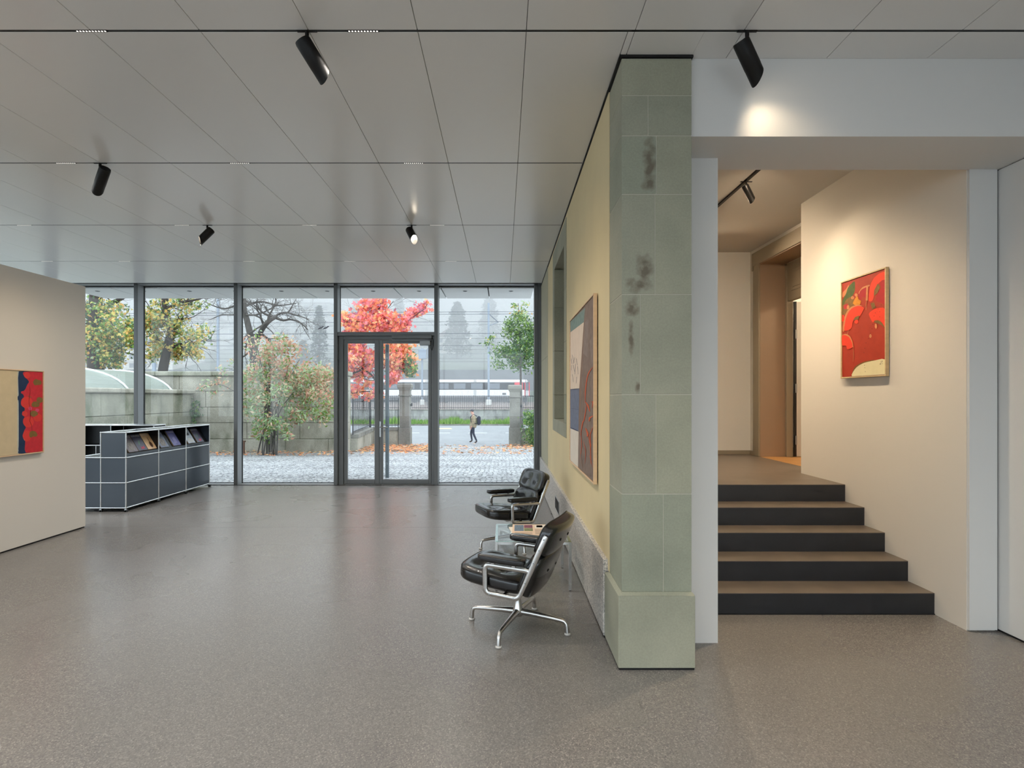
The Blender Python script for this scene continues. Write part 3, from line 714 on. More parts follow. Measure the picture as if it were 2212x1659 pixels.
    for k in range(4):
        a = R0+k*PI/2; c_, s_ = math.cos(a), math.sin(a)
        pts = rounded([(.015, .118), (.20, .102), (.340, .088), (.352, .018)], .028, 4, closed=False) if False else None
        prof = [(.02, .112), (.12, .108), (.24, .099), (.315, .092), (.335, .087), (.346, .074), (.351, .055), (.355, .014)]
        rr = [.024, .020, .0165, .0145, .014, .014, .0145, .0155]
        q = MB(); q.sweep([(r_*c_, r_*s_, z_) for r_, z_ in prof], rr, 12); lg = add(q, 'base_leg', M['castalu'], up=False)
        q = MB(); q.lathe([(.016, 0), (.021, .003), (.021, .009), (.015, .014)], 14, (.355*c_, .355*s_, 0)); add(q, 'glide', M['glide'], lg, up=False)
    root.location = loc; root.rotation_euler = (0, 0, math.radians(ang)); return root
make_chair('black leather lounge chair in the foreground, seen from behind', (.106, 3.96, 0), 158, 2, 158)
make_chair('black leather lounge chair behind the glass table, facing the viewer', (.10, 6.12, 0), 203, 1, 200)

# ================================================================== GLASS TABLE AND PAPERS
tb = empty('side_table', (.2525, 5.015, 0), label='low square glass table with slim chrome frame between the two chairs', cat='table')
X0, X1, Y0, Y1, TZ, q_ = -.065, .57, 4.69, 5.34, .405, .024
for x in (X0, X1-q_):
    for y in (Y0, Y1-q_):
        lg = bx('leg', M['chrome'], tb, x, x+q_, y, y+q_, .004, TZ, .0015)
        bx('glide', M['rubber'], lg, x+.003, x+q_-.003, y+.003, y+q_-.003, 0, .004)
for a in ((X0+q_, X1-q_, Y0, Y0+q_), (X0+q_, X1-q_, Y1-q_, Y1), (X0, X0+q_, Y0+q_, Y1-q_), (X1-q_, X1, Y0+q_, Y1-q_)): bx('rail', M['chrome'], tb, *a, TZ-q_, TZ, .0015)
bx('glass_top', M['tglass'], tb, X0+.004, X1-.004, Y0+.004, Y1-.004, TZ+.0005, TZ+.0085, .001)
TT = TZ+.009
ink = [mat('newsprint_pink', C(226, 200, 176), .8), mat('newsprint_ink', C(120, 108, 98), .8), mat('print_blue', C(110, 130, 150), .7, var=.5, vscale=90), mat('print_green', C(128, 136, 96), .7, var=.5, vscale=90), mat('print_plum', C(130, 74, 96), .7, var=.4, vscale=90), mat('print_white', C(228, 222, 210), .8)]
def paper(name, label, cat, cx_, cy_, w, h, t_, z, rz, blocks, m0):
    o = empty(name, (cx_, cy_, z), rz, label, cat)
    mb = MB(); mb.cbox(-w/2, w/2, -h/2, h/2, 0, t_, .0012)
    me = mb.build('folded_sheets', m0, None); me.parent = o
    p = MB()
    for (u0, u1, v0, v1, k) in blocks: p.poly([(-w/2+u*w, -h/2+v*h, t_+.0004) for u, v in ((u0, v0), (u1, v0), (u1, v1), (u0, v1))], k)
    pe = p.build('printed_page', ink, None); pe.parent = o; return o
lines = [(.55, .95, .06+.05*k, .075+.05*k, 1) for k in range(10)]+[(.06, .48, .06+.05*k, .075+.05*k, 1) for k in range(4)]
paper('brochure', 'pale brochure lying under the newspaper on the glass table', 'brochure', .225, 4.975, .30, .42, .006, TT, .10, [(.1, .9, .1, .5, 5)], ink[5])
paper('newspaper', 'folded pinkish newspaper with colour pictures on the glass table', 'newspaper', .265, 5.02, .36, .40, .012, TT+.0065, -.03,
      lines+[(.05, .28, .34, .93, 2), (.29, .50, .34, .62, 3), (.29, .50, .64, .93, 4), (.56, .95, .60, .93, 5), (.60, .75, .70, .9, 4)], ink[0])

# ================================================================== MODULAR STEEL-TUBE SHELVES
TUBE, BALL = .0095, .0128
def frame_tubes(parent, segs, nodes):
    for (a, b) in segs:
        mb = MB(); mb.sweep([a, b], TUBE, 8); mb.build('tube', M['chrome'], parent, 50)
    mb0 = None
    for nd in nodes:
        if mb0 is None:
            mb = MB(); mb.lathe([(BALL*math.sin(PI*k/6)+1e-4, -BALL*math.cos(PI*k/6)) for k in range(7)], 10, (0, 0, 0)); mb0 = bpy.data.meshes.new('ball_joint')
            mb0.from_pydata([tuple(v) for v in mb.v], [], mb.f); mb0.materials.append(M['chrome']); mb0.polygons.foreach_set('use_smooth', [True]*len(mb0.polygons))
        o = bpy.data.objects.new('ball_joint', mb0); COL.objects.link(o); o.parent = parent; o.location = Vector(nd)-world_off(parent)
def caster(parent, x, y):
    q = MB(); q.lathe([(.008, .030), (.008, .057)], 8, (x, y, 0)); q.cbox(x-.016, x+.016, y-.012, y+.012, .026, .042, .003); c_ = q.build('caster', M['steel'], parent, 40)
    for s in (-1, 1):
        q = MB(); q.lathe([(.010, -.006), (.021, -.005), (.021, .005), (.010, .006)], 14); q.v = [Vector((x+s*.013+v.z, y+.008+v.x, .0215+v.y)) for v in q.v]; q.build('wheel', M['rubber'], c_, 40)
Z = [.057, .407, .757, 1.107]
su = empty('shelf_unit', (-5.6, 9.04, 0), label='anthracite steel panel counter with chrome tubes, casters and open display row', cat='shelf unit')
ys = [7.92+.75*k for k in range(4)]; XF, XB, XD = -5.25, -5.60, -5.975
segs, nodes = [], []
for y in ys:
    for x in (XF, XB):
        nodes += [(x, y, z) for z in Z]; segs += [((x, y, a), (x, y, b)) for a, b in zip(Z, Z[1:])]
    nodes += [(XD, y, z) for z in Z[:3]]; segs += [((XD, y, a), (XD, y, b)) for a, b in zip(Z[:3], Z[1:3])]
    segs += [((XF, y, z), (XB, y, z)) for z in Z]+[((XB, y, z), (XD, y, z)) for z in Z[:3]]
for a, b in zip(ys, ys[1:]):
    segs += [((x, a, z), (x, b, z)) for x in (XF, XB) for z in Z]+[((XD, a, z), (XD, b, z)) for z in Z[:3]]
frame_tubes(su, segs, nodes)
e = .0095
for a, b in zip(ys, ys[1:]):
    for z0, z1 in zip(Z[:2], Z[1:3]):
        bx('panel', M['panel'], su, XF-.006, XF+.001, a+e, b-e, z0+e, z1-e, .001); bx('panel', M['panel'], su, XD-.001, XD+.006, a+e, b-e, z0+e, z1-e, .001)
    bx('display_lip', M['panel'], su, XF-.006, XF+.001, a+e, b-e, Z[2]+e, Z[2]+.052, .001)
    bx('panel', M['panel'], su, XF-e, XB+e, 0, 0, 0, 0) if False else bx('top_panel', M['panel'], su, XB+e, XF-e, a+e, b-e, Z[3]-.003, Z[3]+.004, .001)
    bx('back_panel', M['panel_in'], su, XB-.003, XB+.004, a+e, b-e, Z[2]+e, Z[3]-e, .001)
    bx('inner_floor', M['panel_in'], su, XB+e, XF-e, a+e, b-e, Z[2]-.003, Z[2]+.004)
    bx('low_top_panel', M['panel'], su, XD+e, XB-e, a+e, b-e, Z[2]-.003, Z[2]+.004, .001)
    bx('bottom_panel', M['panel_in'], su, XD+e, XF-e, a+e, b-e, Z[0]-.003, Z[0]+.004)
    sl = MB(); sl.poly([(XF-.03, a+e, .802), (XF-.03, b-e, .802), (XF-.20, b-e, 1.085), (XF-.20, a+e, 1.085)]); sl.poly([(XF-.036, a+e, .802), (XF-.206, a+e, 1.085), (XF-.206, b-e, 1.085), (XF-.036, b-e, .802)]); sl.build('display_rest', M['panel_in'], su)
for k, y in enumerate(ys):
    mm = M['panel'] if k in (0, 3) else M['panel_in']
    for z0, z1 in zip(Z, Z[1:]):
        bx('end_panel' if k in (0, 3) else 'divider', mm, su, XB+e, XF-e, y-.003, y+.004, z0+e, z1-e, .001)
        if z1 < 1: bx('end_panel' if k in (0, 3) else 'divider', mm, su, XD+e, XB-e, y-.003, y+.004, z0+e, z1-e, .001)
    for x in (XF, XB, XD): caster(su, x, y)
# catalogues on the slanted display
def text_mesh(body, size):
    cu = bpy.data.curves.new('t', 'FONT'); cu.body = body; cu.size = size; cu.align_x = 'CENTER'; cu.resolution_u = 2
    o = bpy.data.objects.new('t', cu); COL.objects.link(o); dg = bpy.context.evaluated_depsgraph_get(); dg.update()
    me = bpy.data.meshes.new_from_object(o.evaluated_get(dg)); COL.objects.unlink(o); bpy.data.objects.remove(o); return me
TXT = text_mesh('KORNFELD', .042); TXT.name = 'cover_title'
title_l = mat('title_white', C(214, 212, 208), .6); title_d = mat('title_dark', C(60, 48, 38), .6)
books = [(8.130, (94, 86, 92), 'pale patterned cover', 0), (8.343, (62, 60, 76), 'dark cover with green and red flecks', 1), (8.556, (176, 146, 110), 'tan cover with a violin-shaped figure', 2),
         (8.885, (96, 104, 124), 'grey-blue cover', 0), (9.215, (84, 84, 128), 'violet-blue cover', 3), (9.640, (150, 158, 166), 'white and grey cover with dark figure', 4), (9.930, (66, 62, 82), 'dark violet cover with red flecks', 1)]
wh = ['first from near end', 'second from near end', 'third from near end', 'fourth from near end', 'fifth from near end', 'sixth from near end', 'last one by window']
lean = math.atan2(.17, .283)
for i, (y, col, txt, art) in enumerate(books):
    o = empty('catalogue', (XF-.038, y, .812), 0, 'catalogue with %s in the display, %s' % (txt, wh[i]), 'catalogue', 'catalogues in the display row')
    o.rotation_euler = (0, -lean, 0)            # tips back, cover faces +x
    w, h, t_ = .205, .272, .014+.004*(i % 3)
    mb = MB(); mb.cbox(.002, .002+t_, -w/2, w/2, 0, h, .001); a = mb.build('book_block', mat('book_pages', C(150, 132, 104), .8), None); a.parent = o
    xf = .002+t_+.0008
    mb = MB(); mb.box(xf-.0006, xf, -w/2-.001, w/2+.001, -.001, h+.001); a = mb.build('cover', mat('cover_%d' % i, C(*[min(235, int(v*1.25)) for v in col]), .35, var=.25, vscale=14), None); a.parent = o
    p = MB(); xz = xf+.0004
    if art == 2:
        p.poly([(xz, .02+.035*math.cos(k*PI/6)*(1), .075+.05*math.sin(k*PI/6)) for k in range(12)], 0); p.poly([(xz, .012, .10), (xz, .028, .10), (xz, .026, .20), (xz, .016, .20)], 0)
        mm = [mat('violin_brown', C(88, 52, 30), .5)]
    elif art == 1:
        p.poly([(xz, -.02, .02), (xz, .06, .03), (xz, .05, .08), (xz, .02, .045), (xz, -.01, .07)], 0); p.poly([(xz, -.03, .10), (xz, -.01, .09), (xz, .03, .17), (xz, .0, .16)], 1)
        mm = [mat('art_red', C(190, 62, 84), .5), mat('art_green', C(84, 128, 96), .5)]
    elif art == 4:
        p.poly([(xz, -.06, .15), (xz, .05, .15), (xz, .06, .19), (xz, .0, .215), (xz, -.05, .19)], 0); p.poly([(xz, -.09, .02), (xz, .09, .02), (xz, .08, .08), (xz, -.05, .10)], 1)
        mm = [mat('art_dark', C(50, 56, 66), .5), mat('art_pale', C(206, 208, 206), .5)]
    elif art == 3:
        p.poly([(xz, -.05, .03), (xz, .05, .05), (xz, .03, .16), (xz, -.03, .14)], 0); mm = [mat('art_lilac', C(140, 138, 186), .5)]
    else:
        p.poly([(xz, -.07, .03), (xz, .05, .02), (xz, .075, .12), (xz, .02, .19), (xz, -.06, .13)], 0); mm = [mat('art_grey', C(146, 140, 136), .5, var=.5, vscale=40)]
    a = p.build('cover_art', mm, None); a.parent = o
    tt = bpy.data.objects.new('cover_title', TXT if art != 2 else TXT.copy()); COL.objects.link(tt); tt.parent = o
    if not tt.data.materials: tt.data.materials.append(title_d if art == 2 else title_l)
    tt.rotation_euler = (PI/2, 0, PI/2); tt.scale = (.92, .92, 1); tt.location = (xf+.0008, 0, h-.042)

# second unit along the glass
s2 = empty('shelf_unit', (-6.85, 10.1, 0), label='dark open steel-tube shelf unit along the glass, half behind the partition', cat='shelf unit')
xs3 = [-6.10, -6.85, -7.60]; YF, YK = 9.94, 10.27; segs, nodes = [], []
for x in xs3:
    for y in (YF, YK): nodes += [(x, y, z) for z in Z]; segs += [((x, y, a), (x, y, b)) for a, b in zip(Z, Z[1:])]
    segs += [((x, YF, z), (x, YK, z)) for z in Z]; caster(s2, x, YF); caster(s2, x, YK)
for a, b in zip(xs3, xs3[1:]): segs += [((a, y, z), (b, y, z)) for y in (YF, YK) for z in Z]
segs += [((-7.11, YF, .60), (-7.11, YF, Z[2]))]
frame_tubes(s2, segs, nodes)
for a, b in zip(xs3[1:], xs3):
    bx('top_panel', M['panel'], s2, a+e, b-e, YF+e, YK-e, Z[3]-.003, Z[3]+.004)
    for k in (1, 2): bx('back_panel', M['panel_in'], s2, a+e, b-e, YK-.003, YK+.004, Z[k]+e, Z[k+1]-e)
    for k in (0, 1, 2): bx('shelf_panel', M['panel_in'], s2, a+e, b-e, YF+e, YK-e, Z[k]-.003, Z[k]+.004)
    bx('drawer_front', M['panel'], s2, a+e, b-e, YF-.002, YF+.004, Z[0]+e, Z[1]-e)
for x in xs3:
    for z0, z1 in zip(Z, Z[1:]): bx('end_panel', M['panel_in'], s2, x-.003, x+.004, YF+e, YK-e, z0+e, z1-e)

# ================================================================== PAINTINGS
def paint(name, r, g, b, v=.1, s=12): return mat('paint_'+name, C(r, g, b), .65, 0, .3, var=v, vscale=s)
def disc(cx_, cy_, r, n=14, ry=None, jit=.12, seed=0):
    rnd = random.Random(seed+int(cx_*7+cy_)); ry = ry or r
    return [(cx_+r*math.cos(2*PI*k/n)*(1+rnd.uniform(-jit, jit)), cy_+ry*math.sin(2*PI*k/n)*(1+rnd.uniform(-jit, jit))) for k in range(n)]
def stroke(pts, w):
    """a brush stroke as a thin closed strip"""
    L1, R1 = [], []
    for i, p in enumerate(pts):
        a = pts[max(0, i-1)]; b = pts[min(len(pts)-1, i+1)]; dx, dy = b[0]-a[0], b[1]-a[1]; L = math.hypot(dx, dy) or 1
        ww = w*(1 if 0 < i < len(pts)-1 else .4); L1.append((p[0]-dy/L*ww, p[1]+dx/L*ww)); R1.append((p[0]+dy/L*ww, p[1]-dx/L*ww))
    return L1+R1[::-1]
def painting(label, wall_x, face_x, ya, yb, z0, z1, frame_m, fw, quad, shapes, ground, mats, side_x):
    """a framed canvas on a wall x = const.  ya: end on the left of the picture, yb: end on the right.  quad maps sketch coordinates to (u, v)"""
    t = empty('painting', (wall_x, (ya+yb)/2, z0), label=label, cat='painting', group='framed abstract paintings')
    sgn = 1 if wall_x > face_x else -1
    lo, hi = min(wall_x, face_x), max(wall_x, face_x); yl, yh = min(ya, yb), max(ya, yb)
    gap = .008*sgn; xa, xb = sorted((wall_x-gap, face_x))
    for a in ((yl, yh, z0, z0+fw), (yl, yh, z1-fw, z1), (yl, yl+fw, z0+fw, z1-fw), (yh-fw, yh, z0+fw, z1-fw)): bx('frame_bar', frame_m, t, xa, xb, *a, .0015)
    bx('hanging_batten', M['black'], t, *sorted((wall_x, wall_x-gap*1.2)), yl+.06, yh-.06, z0+.05, z1-.05)
    cxp = face_x+.008*sgn; g_ = .006
    bx('shadow_joint', M['black'], t, *sorted((cxp+.012*sgn, cxp+.014*sgn)), yl+fw, yh-fw, z0+fw, z1-fw)
    bx('canvas', ground, t, *sorted((cxp, cxp+.012*sgn)), yl+fw+g_*.4, yh-fw-g_*.4, z0+fw+g_*.4, z1-fw-g_*.4)
    mb = MB(); U0, U1 = ya, yb
    def put(u, v, lay):
        u = min(1, max(0, u)); v = min(1, max(0, v)); fy = fw+g_*.5
        yv = U0+(fy if U1 > U0 else -fy); yw = U1-(fy if U1 > U0 else -fy)
        return (cxp-sgn*(.0004+.00035*lay), yv+(yw-yv)*u, z1-fy-(z1-z0-2*fy)*v)
    for lay, (k, pts) in enumerate(shapes):
        if len(pts) >= 6: pts = soften(pts)
        mb.poly([put(*quad(x, y), lay*.35) for x, y in pts], k)
    mb.build('painted_shapes', mats, t); return t
def soften(pts):
    """closed brush outline through the given points"""
    out = []; N = len(pts)
    for i in range(N):
        p0, p1, p2, p3 = pts[i-1], pts[i], pts[(i+1) % N], pts[(i+2) % N]
        for s in (0, 1/3, 2/3): out.append(tuple((b_*(2*s**3-3*s*s+1)+c_*(-2*s**3+3*s*s)+.4*(c_-a_)*(s**3-2*s*s+s)+.4*(d_-b_)*(s**3-s*s)) for a_, b_, c_, d_ in zip(p0, p1, p2, p3)))
    return out
def quadmap(xl, xr, tl, tr, bl, br, Yl, Yr):
    def f(x, y):
        s = (x-xl)/(xr-xl); u = s*Yl/(s*Yl+(1-s)*Yr); t0 = tl+(tr-tl)*s; b0 = bl+(br-bl)*s; return u, (y-t0)/(b0-t0)
    return f
pm = [paint('orange_red', 232, 62, 36, .06), paint('crimson', 176, 26, 38, .12), paint('olive', 126, 92, 44, .25, 40), paint('moss', 70, 88, 34, .3, 40), paint('yellow', 214, 138, 30, .2, 40), paint('rose_tan', 206, 130, 84, .15, 30), paint('ivory', 230, 220, 178, .04), paint('dark_ink', 34, 22, 18, 0)]
S = [(2, [(188, 560), (230, 480), (262, 400), (300, 500), (330, 600), (250, 690), (188, 720)]), (5, [(190, 470), (230, 430), (262, 380), (250, 460), (205, 515), (190, 520)]),
     (3, [(250, 420), (290, 370), (332, 345), (332, 450), (300, 510), (240, 540), (195, 615), (190, 560), (230, 480)]), (1, [(205, 610), (250, 592), (258, 630), (225, 660), (200, 645)]),
     (0, [(520, 370), (560, 300), (620, 250), (686, 232), (688, 330), (640, 340), (600, 380), (570, 460), (540, 560), (495, 560), (505, 440)]), (5, [(378, 470), (420, 410), (500, 380), (505, 396), (440, 424), (400, 462), (384, 486)]),
     (1, [(382, 490), (410, 438), (480, 405), (495, 440), (468, 530), (430, 515), (395, 560)]), (1, [(600, 480), (640, 420), (688, 380), (688, 590), (640, 585), (580, 555)]),
     (1, [(625, 360), (650, 330), (688, 322), (688, 400), (640, 410)]), (2, [(560, 445), (600, 368), (632, 402), (602, 470), (556, 510)]), (2, [(516, 590), (560, 580), (580, 640), (540, 660)]),
     (4, [(312, 590), (330, 545), (362, 508), (378, 545), (406, 562), (392, 606), (340, 612)]), (5, disc(308, 527, 19)), (5, disc(350, 497, 19)), (5, disc(256, 636, 15, ry=24)),
     (5, [(470, 400), (490, 400), (486, 560), (462, 560)]), (5, stroke([(470, 560), (468, 610), (466, 665)], 4)),
     (5, [(192, 895), (205, 780), (240, 685), (296, 628), (370, 606), (425, 622), (370, 622), (305, 645), (256, 700), (224, 790), (212, 905)]),
     (0, [(212, 895), (226, 790), (258, 700), (306, 645), (370, 620), (428, 632), (440, 656), (402, 728), (385, 735), (340, 752), (310, 800), (300, 860), (270, 890)]),
     (2, [(318, 775), (340, 745), (388, 728), (380, 770), (340, 785)]), (0, disc(355, 798, 23)), (0, disc(196, 760, 20, ry=40)),
     (0, [(500, 715), (540, 670), (610, 645), (688, 655), (688, 862), (660, 815), (620, 785), (570, 785), (545, 806)]), (2, [(560, 805), (575, 785), (625, 788), (672, 838), (684, 870), (645, 838), (600, 818)]),
     (5, disc(584, 850, 14, ry=30)), (5, disc(520, 962, 14, ry=22)), (5, stroke([(262, 890), (250, 940)], 5)), (5, [(190, 945), (235, 935), (280, 962), (308, 1015), (322, 1085), (312, 1085), (292, 1020), (262, 975), (225, 955), (190, 960)]),
     (0, [(188, 958), (230, 952), (268, 972), (298, 1020), (310, 1085), (250, 1110), (235, 1070), (188, 1062)]), (5, stroke([(318, 1085), (322, 1160), (318, 1245)], 3)),
     (2, [(296, 1416), (325, 1325), (378, 1280), (452, 1250), (560, 1232), (560, 1244), (455, 1264), (390, 1296), (338, 1340), (310, 1416)]),
     (6, [(304, 1418), (336, 1338), (386, 1294), (452, 1264), (560, 1242), (690, 1230), (692, 1402), (500, 1412)])]
for p in ((455, 1320), (460, 1365), (452, 1292), (455, 1100), (445, 1150), (470, 1040), (500, 990), (520, 930), (540, 880), (552, 830), (566, 735), (580, 700), (632, 688), (632, 745), (612, 655), (650, 610)): S.append((7, disc(p[0], p[1], 3.5, 6)))
S += [(7, stroke([(642, 1262), (655, 1240), (650, 1265), (668, 1245), (664, 1262)], 2.2)), (7, stroke([(632, 1285), (645, 1272), (640, 1286), (655, 1275)], 2)), (7, disc(665, 1278, 3, 6))]
painting('upright red abstract painting with orange fan shapes on the stair wall', 3.18, 3.1426, 5.29, 4.666, 1.773, 2.671, M['oak'], .012, quadmap(186, 690, 366, 200, 1420, 1400, 5.29, 4.666), S, paint('brick_red', 168, 50, 28, .1), pm, 0)

pm2 = [paint('umber', 132, 114, 104, .22, 20), paint('teal_grey', 124, 146, 140, .2, 25), paint('cream_pink', 226, 208, 190, .06), paint('slate_blue', 112, 120, 142, .18, 25), paint('off_white', 222, 214, 202, .06), paint('rust', 204, 92, 50, .1), paint('grey_smoke', 140, 124, 116, .2, 25), paint('indigo', 62, 64, 92, .1), paint('ochre', 150, 108, 56, .1)]
S = [(0, [(216, 200), (290, 110), (290, 1560), (163, 1440)]), (1, [(100, 320), (216, 215), (206, 326), (108, 404), (100, 404)]), (2, [(100, 404), (206, 326), (172, 828), (100, 834)]), (3, [(100, 834), (172, 828), (167, 1156), (100, 1132)]),
     (4, [(100, 1132), (167, 1156), (163, 1440), (100, 1380)]), (6, [(250, 470), (275, 430), (276, 700), (258, 600)]), (6, [(215, 330), (240, 300), (236, 600), (200, 560)]),
     (7, stroke([(108, 838), (140, 834), (172, 830)], 4)), (7, stroke([(108, 1128), (140, 1142), (167, 1154)], 4)), (7, stroke([(108, 980), (168, 988)], 2))]
for p in (((120, 570), (135, 630)), ((118, 650), (112, 690)), ((140, 590), (128, 640)), ((150, 600), (160, 650)), ((130, 650), (138, 700)), ((148, 640), (140, 720)), ((160, 660), (165, 720)), ((122, 720), (130, 780)), ((155, 740), (150, 790)), ((114, 600), (118, 640))): S.append((7, stroke(p, 2)))
for p, w in ((((278, 665), (250, 700), (232, 750), (220, 850), (218, 930)), 3.5), (((220, 930), (238, 955), (252, 1000)), 5), (((262, 930), (276, 925), (270, 970)), 4), (((276, 1035), (252, 1050), (248, 1075)), 6), (((185, 1180), (198, 1090), (212, 1060), (230, 940)), 3.5),
             (((222, 1128), (238, 1170), (232, 1190)), 7), (((240, 1180), (256, 1250), (262, 1390)), 3), (((188, 1160), (192, 1260), (182, 1350)), 2), (((276, 1120), (255, 1180), (262, 1260)), 3), (((205, 1230), (222, 1290), (218, 1390)), 2), (((250, 1330), (276, 1420)), 2)): S.append((5, stroke(p, w)))
for p in (((262, 1060), (240, 1300)), ((215, 700), (196, 1100)), ((250, 760), (244, 900)), ((180, 1300), (200, 1440))): S.append((8, stroke(p, 1.6)))
painting('large abstract painting in brown, cream and blue on the yellow wall', .70, .664, 5.66, 4.163, .96, 2.363, M['maple'], .012, quadmap(106, 283, 318, 128, 1378, 1532, 5.66, 4.163), S, paint('umber_ground', 138, 112, 96, .15), pm2, 0)

pm3 = [paint('navy', 30, 50, 84, .12), paint('poppy', 202, 44, 54, .1, 30), paint('vermilion', 218, 58, 50, .06), paint('khaki', 128, 98, 48, .15, 60), paint('pink_spot', 214, 74, 110, .1), paint('pale_edge', 188, 190, 178, .1), pm[7]]
edge = [(388, 150), (385, 215), (430, 260), (465, 310), (440, 350), (410, 420), (380, 455), (345, 462), (338, 490), (370, 510), (385, 550), (350, 590), (335, 640), (345, 690), (390, 720), (395, 770), (360, 790), (355, 840), (395, 870), (370, 920), (380, 980), (415, 1040), (390, 1090), (365, 1180), (405, 1262), (415, 1445)]
S = [(5, [(280, 140), (310, 140), (310, 1460), (280, 1460)]), (0, [(302, 140), (480, 140), (480, 1460), (302, 1460), (300, 1400), (284, 1380), (300, 1340), (300, 660), (286, 600), (286, 540), (300, 510)]), (1, edge+[(690, 1430), (690, 150)]),
     (2, disc(430, 640, 92, 18, jit=.03)), (2, disc(398, 820, 42, jit=.04)), (2, disc(455, 950, 86, 18, jit=.04)), (2, disc(430, 1175, 66, 16, 90, jit=.04)), (2, disc(435, 205, 50, jit=.06)), (2, disc(600, 880, 66, jit=.06)), (4, disc(592, 765, 30)), (4, disc(480, 735, 30)),
     (3, disc(575, 318, 46, 12, 52)), (3, disc(615, 322, 46, 12, 42)), (3, disc(630, 600, 52, 12, 46)), (3, disc(565, 672, 64, 12, 46)), (3, disc(540, 818, 58, 12, 50)), (3, [(468, 1175), (475, 1115), (520, 1095), (570, 1110), (598, 1165), (560, 1190), (525, 1185), (490, 1205)]),
     (6, stroke([(470, 350), (480, 480), (460, 620), (478, 720), (485, 860), (475, 940), (505, 1010), (508, 1120)], 2)), (3, stroke([(445, 535), (505, 560)], 9)), (5, [(372, 1205), (390, 1250), (410, 1262), (385, 1245)])]
def qleft(x, y):
    px = x*120/866; py = 780+y*230/1659          # sketch pixel -> wall point
    Yp = 5.105*F/(CX-px); z_ = CAMZ-(py-CY)*Yp/F
    return ((Yp-4.9)/(6.32-4.9), (1.89-z_)/(1.89-.988))
painting('wide painting with bare canvas, navy band and red blossoms on the partition', -5.13, -5.098, 4.9, 6.32, .988, 1.89, M['maple'], .010, qleft, S, paint('raw_canvas', 206, 188, 154, .06), pm3, 0)
t = empty('socket_outlet', (.67, 6.98, .2), label='dark socket outlet recess in the granite base behind the chairs', cat='socket')
bx('frame', M['steel'], t, .664, .671, 6.74, 7.22, .195, .360, .002); bx('recess', M['black'], t, .6625, .6645, 6.765, 7.195, .210, .345)
# ================================================================== OUTDOORS
def gz(Y):                                   # the courtyard falls away from the building
    return -.05-.0431*(min(max(Y, 10.6), 28.0)-10.6)
bark = mat('dark_bark', C(62, 54, 48), .95, var=.3, vscale=14, stretch=(1, 1, .25))
bark_l = mat('grey_bark', C(96, 92, 88), .95, var=.3, vscale=14, stretch=(1, 1, .25))
wallst = weathered('weathered_wall_stone', C(150, 146, 132), C(178, 174, 160), C(112, 114, 96))
wallst2 = weathered('mossy_wall_stone', C(128, 128, 114), C(160, 158, 142), C(92, 100, 76))
gatest = weathered('gate_stone', C(120, 118, 112), C(142, 140, 132), C(100, 100, 92))
gatest2 = weathered('stained_concrete', C(136, 136, 134), C(168, 168, 166), C(96, 96, 94))
iron = mat('dark_iron', C(52, 54, 58), .6)
asphalt = mat('asphalt', C(146, 148, 150), .85, var=.08, vscale=1.2)
lg_ = dict(green=leafmat('leaf_green', C(130, 158, 84)), dgreen=leafmat('leaf_dark_green', C(92, 122, 86)), yellow=leafmat('leaf_yellow', C(222, 206, 124)), ochre=leafmat('leaf_ochre', C(220, 174, 104)), pink=leafmat('leaf_pink', C(253, 158, 164)), red=leafmat('leaf_red', C(250, 144, 126)),
           orange=leafmat('leaf_orange', C(250, 172, 122)), peach=leafmat('leaf_peach', C(250, 206, 158)), purple=leafmat('leaf_purple', C(190, 128, 146)), rust=leafmat('leaf_rust', C(204, 156, 136)), pale=leafmat('leaf_pale_green', C(180, 198, 156)), brown=leafmat('leaf_brown', C(156, 124, 98)), sage=leafmat('leaf_sage', C(150, 172, 138)), tan=leafmat('leaf_tan', C(218, 192, 166)))

# ground
g = MB(); n_ = 24
ysg = [10.60+(28.6-10.60)*k/n_ for k in range(n_+1)]
for a, b in zip(ysg, ysg[1:]): g.poly([(-40, a, gz(a)), (8, a, gz(a)), (8, b, gz(b)), (-40, b, gz(b))])
g.build('ground_courtyard', cobble(), None, kind='structure')
bx('ground_strip', M['granite'], None, XL, .8, 10.545, 10.60, -.3, -.012, kind='structure')
g = MB(); g.poly([(-40, -30, -.1), (40, -30, -.1), (40, -4.85, -.1), (-8.4, -4.85, -.1), (-40, -4.85, -.1)]); g.build('ground_rear', asphalt, None, kind='structure')
g = MB(); g.poly([(-40, -4.85, -.1), (-8.4, -4.85, -.1), (-8.4, 10.61, -.05), (-40, 10.61, -.05)]); g.build('ground_side', asphalt, None, kind='structure')
SZ0, SZ1 = -.80, -.50
g = MB(); g.poly([(-60, 28.6, SZ0), (40, 28.6, SZ0), (40, 42, SZ1), (-60, 42, SZ1)]); g.build('street', asphalt, None, kind='structure')
rd = empty('road_marking', (-2, 36, -.62), label='white dashed line along the middle of the street', cat='road marking')
def sz(Y): return SZ0+(SZ1-SZ0)*(Y-28.6)/13.4
mk = mat('road_white', C(222, 224, 226), .8); mky = mat('road_yellow', C(214, 206, 150), .8)
for px0, px1, py in ((880, 906, 940), (940, 972, 940.5), (1012, 1052, 941), (1092, 1130, 941)):
    Yc = 35.6; a = (px0-CX)*Yc/F; b = (px1-CX)*Yc/F; q = MB(); q.poly([(a, Yc-.12, sz(Yc-.12)+.008), (b, Yc-.12, sz(Yc-.12)+.008), (b, Yc+.12, sz(Yc+.12)+.008), (a, Yc+.12, sz(Yc+.12)+.008)]); q.build('dash', mk, rd)
q = MB(); q.poly([((945-CX)*39/F, 38.6, sz(38.6)+.008), ((978-CX)*39/F, 38.6, sz(38.6)+.008), ((974-CX)*39.6/F, 39.6, sz(39.6)+.008), ((945-CX)*39.6/F, 39.6, sz(39.6)+.008)])
